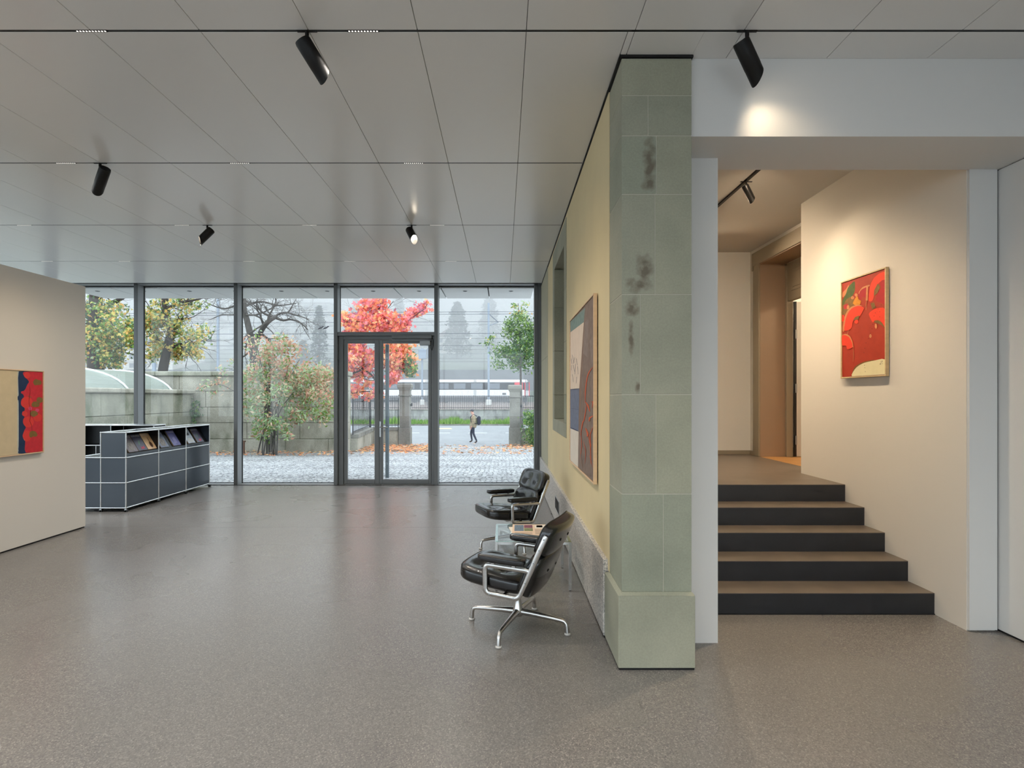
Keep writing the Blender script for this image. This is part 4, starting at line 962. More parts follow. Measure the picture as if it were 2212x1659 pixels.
tag(q.build('road_marking', mky, None), 'faded yellow patch on the far lane of the street', 'road marking')
bx('kerb', gatest, None, -45, 25, 42.0, 42.25, -.6, -.40, kind='structure')
g = MB(); g.poly([(-60, 42.25, -.42), (40, 42.25, -.42), (40, 44, -.25), (-60, 44, -.25)]); g.build('ground_verge', mat('verge_soil', C(132, 128, 96), .95, var=.3, vscale=3), None, kind='structure')
gr = MB(); rr = random.Random(3)
for k in range(5200):
    x = rr.uniform(-16, 5); y = 42.3+1.6*rr.random()**1.2; z = -.42+.10*(y-42.3); hh = rr.uniform(.12, .30)*(1+.9*max(0, math.sin(x*2.1)*math.sin(x*.7+1))); a = rr.uniform(0, PI); w = rr.uniform(.02, .045); lx, ly = rr.uniform(-.1, .1), rr.uniform(-.08, .08)
    gr.poly([(x-w*math.cos(a), y-w*math.sin(a), z), (x+w*math.cos(a), y+w*math.sin(a), z), (x+lx, y+ly, z+hh)], rr.choice((0, 0, 1)))
tag(gr.build('grass', [leafmat('grass_green', C(126, 166, 84)), leafmat('grass_light', C(160, 186, 110))], None), 'green grass tufts along the kerb across the street', 'grass', kind='stuff')
# railway retaining wall with fence
rw = empty('retaining_wall', (-4, 44.2, -.3), label='long stained concrete wall across the street below the railway', cat='wall')
for k in range(16): bx('wall_section', gatest2, rw, -40+4*k+.004, -36+4*k-.004, 44, 44.35, -.45, .60, .01)
for k in range(16): bx('coping_slab', gatest, rw, -40+4*k+.004, -36+4*k-.004, 43.95, 44.4, .60, .67, .01)
bx('wall_core', gatest2, rw, -40, 24, 44.05, 44.33, -.45, .60)
rf = empty('railing', (-4, 44.2, .67), label='thin dark railing on top of the wall across the street', cat='railing')
bx('rail', iron, rf, -28, 12, 44.15, 44.20, 1.66, 1.71); bx('rail', iron, rf, -28, 12, 44.15, 44.20, .76, .80)
q = MB()
for k in range(280): x = -28+.143*k; q.box(x-.012, x+.012, 44.165, 44.19, .67, 1.74)
q.build('bars', iron, rf, kind='stuff')
g = MB(); g.poly([(-220, 44.3, .62), (220, 44.3, .62), (220, 104, .75), (-220, 104, .75)]); g.build('ground_railway', mat('ballast', C(134, 122, 116), .95, var=.3, vscale=2.5), None, kind='structure')
tf = empty('mesh_fence', (-4, 60, .7), label='tall wire mesh fence with paired posts in front of the train', cat='fence')
for px in (752, 800, 922, 1026, 1137):
    for dx in (-1.6, 1.6): x = (px+dx-CX)*60/F; bx('post', mat('galvanised', C(120, 126, 130), .5, .3), tf, x-.03, x+.03, 59.97, 60.03, .7, 3.45)
q = MB()
for k in range(150): x = -17.5+.16*k; q.box(x-.007, x+.007, 59.995, 60.005, .75, 2.3)
for k in range(8): q.box(-17.5, 6.5, 59.995, 60.005, .85+.2*k-.006, .85+.2*k+.006)
q.build('wire_mesh', MATS['galvanised'], tf, kind='stuff')

# train ------------------------------------------------------------------------
tr = empty('train', (-9, 86, .7), label='white commuter train with dark window band and red front end', cat='train')
tw = mat('train_white', C(236, 238, 240), .4); td = mat('train_window', C(34, 37, 44), .7, 0, .1); tdk = mat('train_underframe', C(70, 72, 76), .7); trd = mat('train_red', C(214, 44, 60), .45)
X0t, X1t = -34.0, 4.05
bx('body_lower', tw, tr, X0t, X1t, 85, 87.8, 1.62, 2.72, .08); bx('body_window_band', td, tr, X0t, X1t-.1, 85.03, 87.77, 2.70, 3.78); bx('roof_band', tw, tr, X0t, X1t-.3, 85, 87.8, 3.76, 4.22, .12)
bx('underframe', tdk, tr, X0t, X1t-.4, 85.2, 87.6, .92, 1.64)
for k in range(13):
    x = X0t+1.2+2.55*k
    if x+1.9 < 1.6: bx('window', mat('train_glass', C(96, 104, 114), .5), tr, x, x+1.75, 84.99, 85.04, 2.82, 3.66, .03)
bx('red_front', trd, tr, 1.75, 3.0, 84.97, 85.06, 2.72, 3.80, .02); bx('red_door', trd, tr, 3.25, 3.40, 84.97, 85.06, 1.66, 3.80, .02); bx('red_door', trd, tr, 3.88, 4.02, 84.97, 85.06, 1.66, 3.80, .02); bx('cab_window', MATS['train_glass'], tr, 3.40, 3.88, 84.97, 85.04, 2.6, 3.7)
bx('side_vent', tdk, tr, -.05, .5, 84.97, 85.02, 1.95, 2.25)
for k in range(8):
    x = X0t+2+4.7*k; q = MB(); q.lathe([(.42, -.06), (.42, .06)], 16); q.v = [Vector((x+v.x, 85.3+v.z, 1.18+v.y)) for v in q.v]; q.build('wheel', tdk, tr)

# catenary masts and wires -----------------------------------------------------
steelg = mat('mast_steel', C(140, 150, 162), .5, .3)
def mast(label, px, Y, ytop, ybase, w, arm=True):
    b_ = P(px, ybase, Y); t_ = P(px, ytop, Y); r = empty('catenary_mast', b_, label=label, cat='mast', group='railway masts')
    w2 = w/2; bx('mast_post', steelg, r, b_.x-w2, b_.x+w2, Y-w2, Y+w2, b_.z, t_.z); bx('mast_foot', mat('pale_concrete', C(206, 206, 202), .9), r, b_.x-w2*2.6, b_.x+w2*2.6, Y-w2*2.6, Y+w2*2.6, b_.z-.35, b_.z+.22, .05)
    if arm:
        q = MB(); q.sweep([(b_.x, Y, t_.z-1.0), (b_.x+.9, Y+2.5, t_.z-1.5)], .05, 6); q.sweep([(b_.x, Y, t_.z-2.2), (b_.x+.9, Y+2.5, t_.z-1.5)], .04, 6); q.build('bracket', steelg, r)
    return r
mast('grey steel railway mast standing between gate pillars, beside the young tree', 1055.5, 55, 655, 868, .20)
mast('grey mast behind the red tree with transformer boxes', 912, 58, 752, 868, .16, False)
mast('pale mast left of the bare tree', 471, 62, 630, 875, .22, False)
mast('dark slim post beside the crooked yellowing tree', 333, 34, 745, 939, .16, False)
q = MB(); c_ = P(914, 765, 57.8); q.cbox(c_.x-.45, c_.x+.35, 57.6, 57.85, c_.z-.5, c_.z+.5, .03); q.cbox(c_.x+.45, c_.x+.75, 57.6, 57.85, c_.z-.45, c_.z+.6, .03); tag(q.build('transformer_box', steelg, None), 'two small grey boxes fixed high on the mast behind red tree', 'box')
wm = mat('wire_metal', C(84, 90, 98), .6)
for i, (ya, yb, Y, r) in enumerate(((677, 673, 52, .022), (682, 678, 52, .022), (699, 694, 54, .018), (708, 700, 56, .012), (722, 720, 50, .024), (734, 731, 60, .012), (747.5, 746.5, 50, .018), (756, 755, 63, .012), (765, 764, 63, .012), (775, 774, 59, .012), (782, 781, 64, .016))):
    a = P(300, ya, Y); b = P(1170, yb, Y); d_ = b-a; q = MB(); q.sweep([a-d_*.6, a, (a+b)/2, b, b+d_*.5], r, 5)
    tag(q.build('overhead_wire', wm, None), 'overhead railway wire, %s from the top' % ['topmost', 'second', 'third', 'fourth', 'fifth, thickest', 'sixth', 'seventh', 'eighth', 'ninth', 'tenth', 'lowest, eleventh'][i], 'wire', 'overhead wires')

# hill, far houses and conifers in the fog ---------------------------------------
hill = MB(); rr = random.Random(5); nx, ny = 60, 16; ids = {}
for i in range(nx+1):
    for j in range(ny+1):
        x = -200+400*i/nx; y = 100+190*j/ny; z = .8+max(0, (y-106))*.17+(4.5 if y > 106 else 0)*min(1, (y-106)/6 if y > 106 else 0)+1.5*math.sin(x*.05+1)*j/ny+rr.uniform(-.4, .4)*(j > 0)
        ids[i, j] = hill.vert((x, y, z))
for i in range(nx):
    for j in range(ny): hill.face((ids[i, j], ids[i+1, j], ids[i+1, j+1], ids[i, j+1]))
tag(hill.build('hill', mat('hill_green', C(96, 106, 92), .95, var=.3, vscale=.12), None, 60), kind='structure')
bx('wall_track', mat('grey_bank', C(104, 108, 112), .95, var=.2, vscale=.4), None, -200, 200, 104, 106, .7, 6.6, kind='structure')
bw = mat('house_wall', C(214, 210, 202), .9); brf = mat('house_roof', C(112, 96, 90), .9); bwi = mat('house_window', C(92, 100, 108), .3)
def house(label, px0, px1, ytop, ybot, Y, floors, cols, hip=0.0):
    a = P(px0, ybot, Y); b = P(px1, ytop, Y); c_ = empty('house', ((a.x+b.x)/2, Y, a.z), label=label, cat='house', group='foggy houses on the hill')
    dep = max(8, (b.x-a.x)*.6); bx('walls', bw, c_, a.x, b.x, Y, Y+dep, a.z-3, b.z)
    if hip:
        q = MB(); e_ = .6; i8 = [q.vert(p) for p in ((a.x-e_, Y-e_, b.z), (b.x+e_, Y-e_, b.z), (b.x+e_, Y+dep+e_, b.z), (a.x-e_, Y+dep+e_, b.z), (a.x+dep*.4, Y+dep*.5, b.z+hip), (b.x-dep*.4, Y+dep*.5, b.z+hip))]
        for f_ in ((0, 1, 5, 4), (1, 2, 5), (2, 3, 4, 5), (3, 0, 4), (3, 2, 1, 0)): q.face([i8[k] for k in f_])
        q.build('roof', brf, c_)
    else: bx('roof', brf, c_, a.x-.4, b.x+.4, Y-.4, Y+dep, b.z, b.z+.35)
    fh = (b.z-a.z)/floors; cw = (b.x-a.x)/cols
    for f_ in range(floors):
        for k in range(cols): bx('window', bwi, c_, a.x+cw*(k+.25), a.x+cw*(k+.75), Y-.05, Y+.02, a.z+fh*(f_+.3), a.z+fh*(f_+.8))
house('pale villa with hipped roof in the fog left of the railway mast', 946, 1000, 728, 762, 150, 2, 4, 3.5)
house('long foggy apartment block behind the bare tree', 470, 712, 656, 742, 190, 5, 12)
house('foggy white house left of the long block', 395, 462, 690, 750, 160, 3, 4, 3.0)
house('foggy block behind the red tree and the door', 740, 930, 690, 745, 230, 4, 9)
house('foggy flat-roofed building behind the two leafy trees', 150, 372, 742, 800, 120, 3, 9)
con_m = leafmat('conifer_dark', C(52, 72, 60))
def conifer(label, px, ytop, ybot, Y, wpx, seed):
    rr = random.Random(seed); b_ = P(px, ybot, Y); t_ = P(px, ytop, Y); H_ = t_.z-b_.z; R_ = wpx*Y/F/2
    c_ = empty('conifer', b_, label=label, cat='tree', group='foggy conifers on the hill')
    q = MB(); q.sweep([b_-Vector((0, 0, 3)), t_], [.35, .05], 6); q.build('trunk', bark, c_)
    q = MB()
    for k in range(2600):
        f_ = rr.random()**.75; zz = f_*H_; rad = R_*(1-f_)**.55*(.75+.35*math.sin(zz*2.3+seed)*.4+.2*rr.random()); rad *= rr.random()**.35; a = rr.uniform(0, 2*PI)
        p_ = b_+Vector((rad*math.cos(a), rad*math.sin(a), zz)); s_ = rr.uniform(.35, .8)*R_/4+.15; d1 = Vector((rr.uniform(-1, 1), rr.uniform(-1, 1), rr.uniform(-.7, .3)))*s_; d2 = Vector((rr.uniform(-1, 1), rr.uniform(-1, 1), rr.uniform(-.7, .3)))*s_
        q.poly([p_, p_+d1, p_+d2])
    q.build('crown', con_m, c_, kind='stuff')
conifer('tall foggy conifer above the villa roof', 988, 652, 770, 140, 74, 1)
conifer('tall foggy conifer right behind the railway mast', 1057, 640, 770, 175, 74, 2)
conifer('foggy conifer left of the door above the shrub', 690, 660, 800, 118, 50, 3)
conifer('broad foggy conifer low behind the shrub', 655, 735, 812, 126, 50, 4)
conifer('foggy conifer behind the red tree', 862, 640, 780, 170, 60, 6)
conifer('foggy round-topped tree at the far right', 1140, 690, 780, 150, 60, 7)
conifer('foggy tree behind the long apartment block', 560, 640, 780, 220, 60, 8)
conifer('foggy tree high above the red tree', 770, 640, 780, 180, 50, 9)

# courtyard walls ----------------------------------------------------------------
WY = 22.0
gw = empty('garden_wall', (-12, WY, gz(WY)), label='tall stone block wall with coping behind the flowering shrub', cat='wall')
zz = [-.75, -.02, .61, 1.21, 1.83, 2.42]; rr = random.Random(4)
bx('wall_core', wallst2, gw, -20, -6.02, WY+.05, WY+.5, -.9, 2.4)
for r_, (z0, z1) in enumerate(zip(zz, zz[1:])):
    x = -20-.6*(r_ % 2)
    while x < -6:
        w = rr.uniform(1.5, 2.4); x1 = min(x+w, -6.0)
        if -6.0-x1 < .5: x1 = -6.0
        y0 = WY-(.12 if r_ == 0 else 0)-rr.uniform(0, .012); bx('stone_block', wallst, gw, max(x, -20)+.006, x1-.006, y0, WY+.3, z0+.006, z1-.006, .015); x = x1
x = -20
while x < -6: bx('coping_slab', wallst2, gw, x+.006, min(x+2.2, -5.95)-.006, WY-.12, WY+.6, 2.42, 2.60, .03); x += 2.2
g1 = empty('garden_wall', (-12, 17, gz(17)), label='lower mossy stone wall running back along the left of the courtyard', cat='wall')
zz = [-.75, .04, 1.03, 1.73]
bx('wall_core', wallst2, g1, -12.3, -11.95, 11, WY-.13, -.9, 1.7)
for r_, (z0, z1) in enumerate(zip(zz, zz[1:])):
    y = 11+.9*(r_ % 2)-.9
    while y < WY-.2:
        y1 = min(y+rr.uniform(1.8, 3.0), WY-.14); bx('stone_block', wallst2 if r_ else wallst, g1, -12.1, -11.9-rr.uniform(0, .012)+(.05 if r_ == 0 else 0), max(y, 11)+.006, y1-.006, z0+.006, z1-.006, .015); y = y1
y = 11
while y < WY-.5: bx('coping_slab', wallst, g1, -12.4, -11.80, y+.006, min(y+2.2, WY-.14)-.006, 1.73, 1.88, .03); y += 2.2

# barrel-vault shelter behind the low wall
sh_ = empty('bicycle_shelter', (-14.6, 17.5, 1.0), label='translucent barrel-vault shelter roof with white ribs behind the low wall', cat='shelter')
sk = mat('shelter_plastic', C(128, 136, 126), .45, 0, .4, var=.12, vscale=.8); rb_ = mat('shelter_rib', C(232, 234, 234), .5)
def vault(Y, k, r=1.0): a = PI*k/20; return (-14.75+2.3*r*math.cos(a), Y, 1.55+1.05*r*math.sin(a))
q = MB()
for i in range(8):
    ya, yb = 14.0+.95*i, 14.95+.95*i
    for k in range(20): q.poly([vault(ya, k), vault(ya, k+1), vault(yb, k+1), vault(yb, k)])
q.build('roof_skin', sk, sh_, 60)
for Y in (14.0, 16.5, 19.0, 21.5):
    q = MB(); q.sweep([vault(Y, k, 1.015) for k in range(21)], .035, 6); q.build('rib', rb_, sh_, 60)
for Y in (14.0, 21.5):
    for s in (-1, 1): bx('post', rb_, sh_, -14.75+2.28*s-.04, -14.75+2.28*s+.04, Y-.04, Y+.04, gz(Y)-.1, 1.56)

# gate pillars and iron fence -----------------------------------------------------
def gate_pillar(label, x, Y, zt):
    b0 = gz(Y); t = empty('gate_pillar', (x, Y, b0), label=label, cat='pillar', group='stone gate pillars')
    bx('plinth', gatest, t, x-.29, x+.29, Y-.29, Y+.29, b0-.1, .12, .02); bx('shaft', gatest, t, x-.25, x+.25, Y-.25, Y+.25, .12, zt-.62, .02)
    q = MB(); o8 = lambda r_, z_: [q.vert((x+a*r_, Y+b*r_, z_)) for a, b in ((-1, -1), (1, -1), (1, 1), (-1, 1))]
    rings = [o8(r_, z_) for r_, z_ in ((.25, zt-.62), (.29, zt-.61), (.29, zt-.55), (.255, zt-.53), (.255, zt-.36), (.28, zt-.30), (.335, zt-.20), (.345, zt-.18), (.345, zt-.06), (.32, zt-.03), (.30, zt))]
    for A, B in zip(rings, rings[1:]):
        for k in range(4): q.face((A[k], A[(k+1) % 4], B[(k+1) % 4], B[k]))
    q.face(rings[-1]); q.build('capital', gatest, t)
    q = MB(); q.sweep([(x+.25, Y-.1, zt-1.05), (x+.34, Y-.1, zt-1.05)], .03, 6); q.cbox(x+.30, x+.36, Y-.14, Y-.06, zt-1.12, zt-.96, .01); q.build('gate_hinge', iron, t); return t
gate_pillar('stone gate pillar with moulded cap beside the iron fence, seen through the door', (875.5-CX)*28/F, 28, 2.27)
gate_pillar('stone gate pillar with moulded cap in front of the young tree', (1112-CX)*28/F, 28, 2.20)
lw_ = empty('low_wall', (-6, 26, gz(26)), label='low stone wall carrying the iron fence left of the gate', cat='wall')
def seg_wall(parent, A, B, z1, th, n_):
    A = Vector(A); B = Vector(B); d_ = (B-A); u = d_.normalized(); nn = Vector((-u.y, u.x, 0))*th/2
    for k in range(n_):
        a = A+d_*(k/n_)+u*.006; b = A+d_*((k+1)/n_)-u*.006
        for (z0, zt, ex) in ((-1.0, z1-.16, 0), (z1-.15, z1, .05)):
            q = MB(); m2 = nn*(1+ex/th*2); v = [a-m2, b-m2, b+m2, a+m2]; i8 = [q.vert((p.x, p.y, z)) for z in (z0, zt) for p in v]
            for f_ in ((0, 1, 5, 4), (1, 2, 6, 5), (2, 3, 7, 6), (3, 0, 4, 7), (4, 5, 6, 7), (3, 2, 1, 0)): q.face([i8[j] for j in f_])
            q.build('stone_block' if ex == 0 else 'coping_slab', wallst if ex == 0 else gatest, parent)
seg_wall(lw_, (-5.96, 22.6, 0), (-6.55, 28, 0), .12, .35, 4); seg_wall(lw_, (-6.5, 28, 0), (-5.12, 28, 0), .12, .35, 1)
fe = empty('iron_fence', (-6, 26, .12), label='dark iron bar fence on the low wall left of the gate', cat='fence')
def fence_run(A, B, n_):
    A = Vector(A); B = Vector(B)
    for zr in (.22, 1.42):
        q = MB(); q.sweep([A+Vector((0, 0, zr)), B+Vector((0, 0, zr))], .018, 4); q.build('rail', iron, fe)
    for k in range(n_+1):
        p_ = A+(B-A)*(k/n_); q = MB(); r_ = .024 if k in (0, n_) else .008; q.sweep([p_+Vector((0, 0, .10)), p_+Vector((0, 0, 1.50)), p_+Vector((0, 0, 1.60))], [r_, r_, .002], 5); q.build('bar', iron, fe)
fence_run((-5.96, 22.6, 0), (-6.55, 28, 0), 22); fence_run((-6.5, 28, 0), (-5.15, 28, 0), 9)
lw2 = empty('low_wall', (1.4, 28, gz(28)), label='low stone wall stub right of the far gate pillar', cat='wall'); seg_wall(lw2, (.88, 28.1, 0), (3.2, 28.1, 0), .05, .35, 2)

# ---------------------------------------------------------------- plants
def leaf_poly(mb, p, size, rr, kind, m):
    n1 = Vector((rr.gauss(0, 1), rr.gauss(0, 1)-.6, rr.gauss(0, 1)+.5)).normalized(); u = n1.orthogonal().normalized(); u = (Matrix.Rotation(rr.uniform(0, 2*PI), 3, n1) @ u); v = n1.cross(u)
    if kind == 'star':
        pts = []
        for k, r_ in enumerate((1.1, .50, .95, .55, .62, .34, .62, .55, .95, .50)): a = 2*PI*(k+rr.uniform(-.18, .18))/10; rq = r_*rr.uniform(.8, 1.15); pts.append(p+(u*math.cos(a)+v*math.sin(a))*rq*size+n1*(rr.uniform(-.2, .2)*size))
    else: pts = [p-u*size, p+v*size*.42-u*size*.1, p+u*size, p-v*size*.42-u*size*.1]
    mb.poly(pts, m)
def cloud(mb, rr, c_, rad, n_, size, kind, weights, flat=(1, 1, 1)):
    ks = [k for k, w in enumerate(weights) for _ in range(w)]
    for _ in range(n_):
        d_ = Vector((rr.gauss(0, .62), rr.gauss(0, .62), rr.gauss(0, .62)))
        leaf_poly(mb, c_+Vector((d_.x*rad*flat[0], d_.y*rad*flat[1], d_.z*rad*flat[2])), size*rr.uniform(.6, 1.15), rr, kind, rr.choice(ks))
def branchlets(mb, rr, p, d_, L, r, depth, spread=.55, grav=0.0):
    pts = [p]; q = p.copy(); dd = d_.normalized(); n_ = 4
    for k in range(n_):
        dd = (dd+Vector((rr.uniform(-1, 1), rr.uniform(-1, 1), rr.uniform(-1, 1)))*.28+Vector((0, 0, grav))).normalized(); q = q+dd*(L/n_); pts.append(q.copy())
    mb.sweep(pts, [r*(1-.6*k/n_) for k in range(n_+1)], 5 if r > .02 else 3, cap=False)
    tips = [pts[-1]]
    if depth > 0:
        for k in range(rr.choice((2, 3, 3))):
            i = rr.choice((2, 3, 4)); nd = (dd+Vector((rr.uniform(-1, 1), rr.uniform(-1, 1), rr.uniform(-1, 1)))*spread).normalized(); tips += branchlets(mb, rr, pts[i], nd, L*rr.uniform(.55, .8), r*.5, depth-1, spread, grav)
    return tips
def pxpath(pts, Y, dj=0.0, rr=None): return [P(a, b, Y+(rr.uniform(-dj, dj) if rr and 0 < i else 0)) for i, (a, b) in enumerate(pts)]
def tree(label, base, limbs, clouds, bk, leafms, Y, seed, kind='star', size=.13, twig=2, grow=True, group='trees outside the glass', density=1.75):
    """limbs: (pixel path, r0, r1); clouds: (px, py, radius px, count, weights).  Every tree has its own distance Y and depth."""
    rr = random.Random(seed); b0 = P(base[0], base[1], Y); t = empty('tree', b0, label=label, cat='tree', group=group)
    first = True; tw_ = MB()
    for path, r0, r1 in limbs:
        pts = pxpath(path, Y, 0 if first else .7, rr); n_ = len(pts)
        if n_ > 2: pts = smooth_path(pts); n_ = len(pts)
        q = MB(); q.sweep(pts, [r0+(r1-r0)*k/(n_-1) for k in range(n_)], 10 if r0 > .06 else 6); q.build('trunk' if first else 'branch', bk, t, 60)
        if not first or len(limbs) == 1 or grow:
            for k in range(1, n_, 2):
                for _ in range(2 if twig else 0):
                    d_ = Vector((rr.uniform(-1, 1), rr.uniform(-.8, .8), rr.uniform(-.5, 1)))
                    if not first: branchlets(tw_, rr, pts[k], d_, rr.uniform(.5, 1.1), r1*.7, twig)
        first = False
    if clouds:
        fo = MB()
        for (px, py, rad, n_, wts) in clouds:
            Yc = Y+rr.uniform(-.9, .9); cc = P(px, py, Yc); R_ = rad*Y/F
            cloud(fo, rr, cc, R_, int(n_*density), size, kind, wts, (1, 1.0, .85))
            for _ in range(3): branchlets(tw_, rr, cc-Vector((0, 0, R_*.5)), Vector((rr.uniform(-1, 1), rr.uniform(-1, 1), .6)), R_, .012, 1)
        fo.build('foliage', leafms, t, kind='stuff')
    if tw_.v: tw_.build('twigs', bk, t, kind='stuff')
    return t
def smooth_path(pts):
    out = []
    for i in range(len(pts)-1):
        p0 = pts[max(0, i-1)]; p1 = pts[i]; p2 = pts[i+1]; p3 = pts[min(len(pts)-1, i+2)]
        for k in range(3):
            s = k/3; out.append(.5*((2*p1)+(p2-p0)*s+(2*p0-5*p1+4*p2-p3)*s*s+(3*p1-p0-3*p2+p3)*s**3))
    out.append(pts[-1]); return out
gm = [lg_['green'], lg_['dgreen'], lg_['yellow'], lg_['ochre'], lg_['pale']]
rr = random.Random(11)
def scatter(boxes, n_, rad, cnt, wts, seed):
    r_ = random.Random(seed); out = []
    for _ in range(n_):
        x0, x1, y0, y1 = r_.choice(boxes); out.append((r_.uniform(x0, x1), r_.uniform(y0, y1), rad*r_.uniform(.7, 1.2), cnt, wts))
    return out
tree('maple with green and yellow leaves and thick dark trunk, leftmost outdoors', (206, 835), [([(206, 974), (206, 850), (207, 800), (206, 760), (208, 720), (205, 680), (208, 630), (206, 560)], .34, .22), ([(212, 785), (236, 772), (262, 755)], .10, .04), ([(208, 672), (245, 655), (285, 632)], .12, .05), ([(207, 700), (180, 670), (150, 650)], .10, .05)],
     scatter([(185, 290, 650, 785), (185, 285, 690, 780), (120, 230, 600, 760)], 46, 17, 62, (4, 3, 3, 2, 1), 21)+scatter([(205, 260, 770, 795)], 6, 10, 40, (4, 3, 2, 1, 0), 5), bark, gm, 23.5, 31, size=.092)
tree('crooked tree with yellowing leaves behind the wall, second from the left', (351, 835), [([(350, 966), (350, 845), (352, 800), (358, 770), (366, 735), (372, 710), (362, 690), (358, 665), (356, 630), (360, 590)], .22, .13), ([(360, 668), (385, 655), (410, 650), (432, 646)], .08, .035), ([(368, 700), (390, 690), (412, 688)], .06, .03), ([(364, 755), (385, 745), (405, 741), (424, 742)], .075, .05), ([(360, 690), (340, 676), (318, 664)], .06, .03), ([(352, 762), (338, 768), (325, 775)], .04, .02)],
     scatter([(312, 440, 645, 770)], 40, 15, 34, (3, 1, 5, 2, 3), 22)+scatter([(335, 430, 750, 775)], 12, 11, 34, (2, 1, 6, 3, 2), 6)+scatter([(312, 345, 675, 720)], 8, 14, 40, (2, 3, 2, 4, 1), 7), bark, gm, 25.5, 32, size=.09)
tree('bare tree with two forked trunks and dark twigs above the shrub', (548, 860), [([(552, 961), (552, 860), (549, 800), (546, 755), (540, 720), (533, 690), (526, 660), (524, 600)], .21, .12), ([(548, 760), (556, 735), (566, 712), (580, 694), (596, 684)], .15, .10), ([(594, 686), (612, 692), (628, 690), (650, 698), (665, 712)], .07, .025), ([(590, 686), (606, 677), (622, 676), (645, 682), (668, 690)], .06, .02), ([(528, 662), (545, 655), (570, 652), (600, 660), (640, 655)], .07, .02), ([(530, 680), (552, 680), (575, 672), (598, 660)], .05, .02), ([(526, 655), (508, 660), (485, 667), (460, 660), (440, 650)], .06, .02), ([(528, 672), (505, 680), (480, 680), (455, 690)], .04, .015), ([(573, 705), (590, 720), (596, 745)], .03, .012), ([(622, 676), (632, 660), (640, 645)], .03, .012), ([(650, 698), (662, 720), (672, 735)], .02, .01), ([(524, 640), (500, 640), (470, 645)], .04, .02)],
     [], bark_l, [], 28.5, 33, twig=3)
pm_ = [lg_['pink'], lg_['red'], lg_['orange'], lg_['peach'], lg_['purple'], lg_['green'], lg_['dgreen']]
tree('blazing red and orange maple behind the glass door', (822, 930), [([(823, 972), (822, 900), (822, 800), (821, 740), (820, 690), (818, 640)], .11, .05), ([(820, 830), (790, 800), (765, 806), (748, 812)], .05, .03), ([(822, 735), (850, 712), (885, 690), (920, 665)], .04, .012), ([(821, 725), (790, 700), (750, 690)], .035, .012), ([(822, 800), (850, 780), (875, 765)], .035, .012), ([(822, 850), (795, 845), (760, 850)], .035, .012), ([(820, 690), (835, 670), (850, 650)], .025, .01)],
     scatter([(780, 850, 650, 690), (790, 830, 640, 660)], 12, 15, 44, (5, 4, 3, 2, 2, 0, 0), 41)+scatter([(745, 800, 680, 715)], 10, 13, 40, (4, 2, 3, 4, 2, 0, 0), 42)+scatter([(800, 885, 685, 720)], 14, 14, 44, (5, 4, 3, 3, 1, 0, 0), 43)+[(872+9*k, 690-5.5*k, 11, 34, (5, 4, 1, 1, 3, 0, 0)) for k in range(6)]
     +scatter([(750, 815, 740, 800)], 18, 13, 42, (5, 3, 3, 3, 2, 0, 0), 44)+scatter([(750, 815, 805, 860)], 12, 12, 30, (5, 2, 4, 4, 1, 0, 0), 45)+scatter([(830, 885, 742, 800)], 18, 13, 46, (2, 2, 6, 5, 0, 1, 0), 46)+scatter([(868, 892, 770, 808)], 9, 10, 38, (0, 0, 2, 2, 0, 5, 4), 47)+scatter([(840, 862, 805, 832)], 5, 10, 34, (4, 4, 3, 1, 0, 0, 0), 48), bark, pm_, 25.0, 34, size=.12, twig=1)
tree('young green round-leaved tree behind the right gate pillar', (1126, 925), [([(1127, 935), (1126, 880), (1125, 820), (1124, 760), (1122, 700), (1119, 655)], .10, .02), ([(1126, 800), (1108, 780), (1080, 760), (1062, 750)], .03, .01), ([(1124, 755), (1105, 735), (1085, 725)], .025, .01), ([(1126, 790), (1140, 785), (1160, 780)], .03, .01), ([(1124, 715), (1138, 695), (1152, 688)], .02, .01)],
     scatter([(1060, 1165, 735, 790), (1080, 1160, 715, 770)], 34, 13, 46, (4, 6, 0, 0, 1), 51)+scatter([(1095, 1155, 685, 725)], 14, 12, 36, (4, 4, 0, 0, 2), 52)+scatter([(1105, 1135, 655, 690)], 8, 9, 20, (2, 2, 1, 1, 3), 53)+[(1053, 742, 8, 26, (3, 3, 1, 0, 2)), (1062, 728, 7, 20, (3, 3, 1, 0, 2))], bark_l, gm, 34.0, 35, kind='oval', size=.115, twig=1)
# flowering shrub in front of the wall
sm = [lg_['sage'], lg_['pale'], lg_['rust'], lg_['tan'], lg_['green'], lg_['brown']]
rr = random.Random(61); YS = 20.3; b0 = P(577, 968, YS); b0.z = gz(YS)
sb = empty('shrub', b0, label='big shrub with reddish and pale green leaves in front of the stone wall', cat='shrub')
st_ = MB(); tips = []
for k in range(16):
    a = rr.uniform(0, 2*PI); p0 = b0+Vector((rr.uniform(-.35, .35), rr.uniform(-.2, .2), 0)); tx = rr.uniform(540, 705); ty = rr.uniform(740, 880); e_ = P(tx, ty, YS+rr.uniform(-.8, .8)); m_ = p0.lerp(e_, .5)+Vector((-(tx-590)*.004, 0, .25))
    pts = smooth_path([p0, p0.lerp(m_, .5)+Vector((0, 0, .1)), m_, e_]); st_.sweep(pts, [.03-.022*i/(len(pts)-1) for i in range(len(pts))], 5); tips += branchlets(st_, rr, pts[-3], Vector((rr.uniform(-1, 1), rr.uniform(-1, 1), .4)), .6, .01, 1)
st_.build('stems', bark_l, sb, 60)
fo = MB()
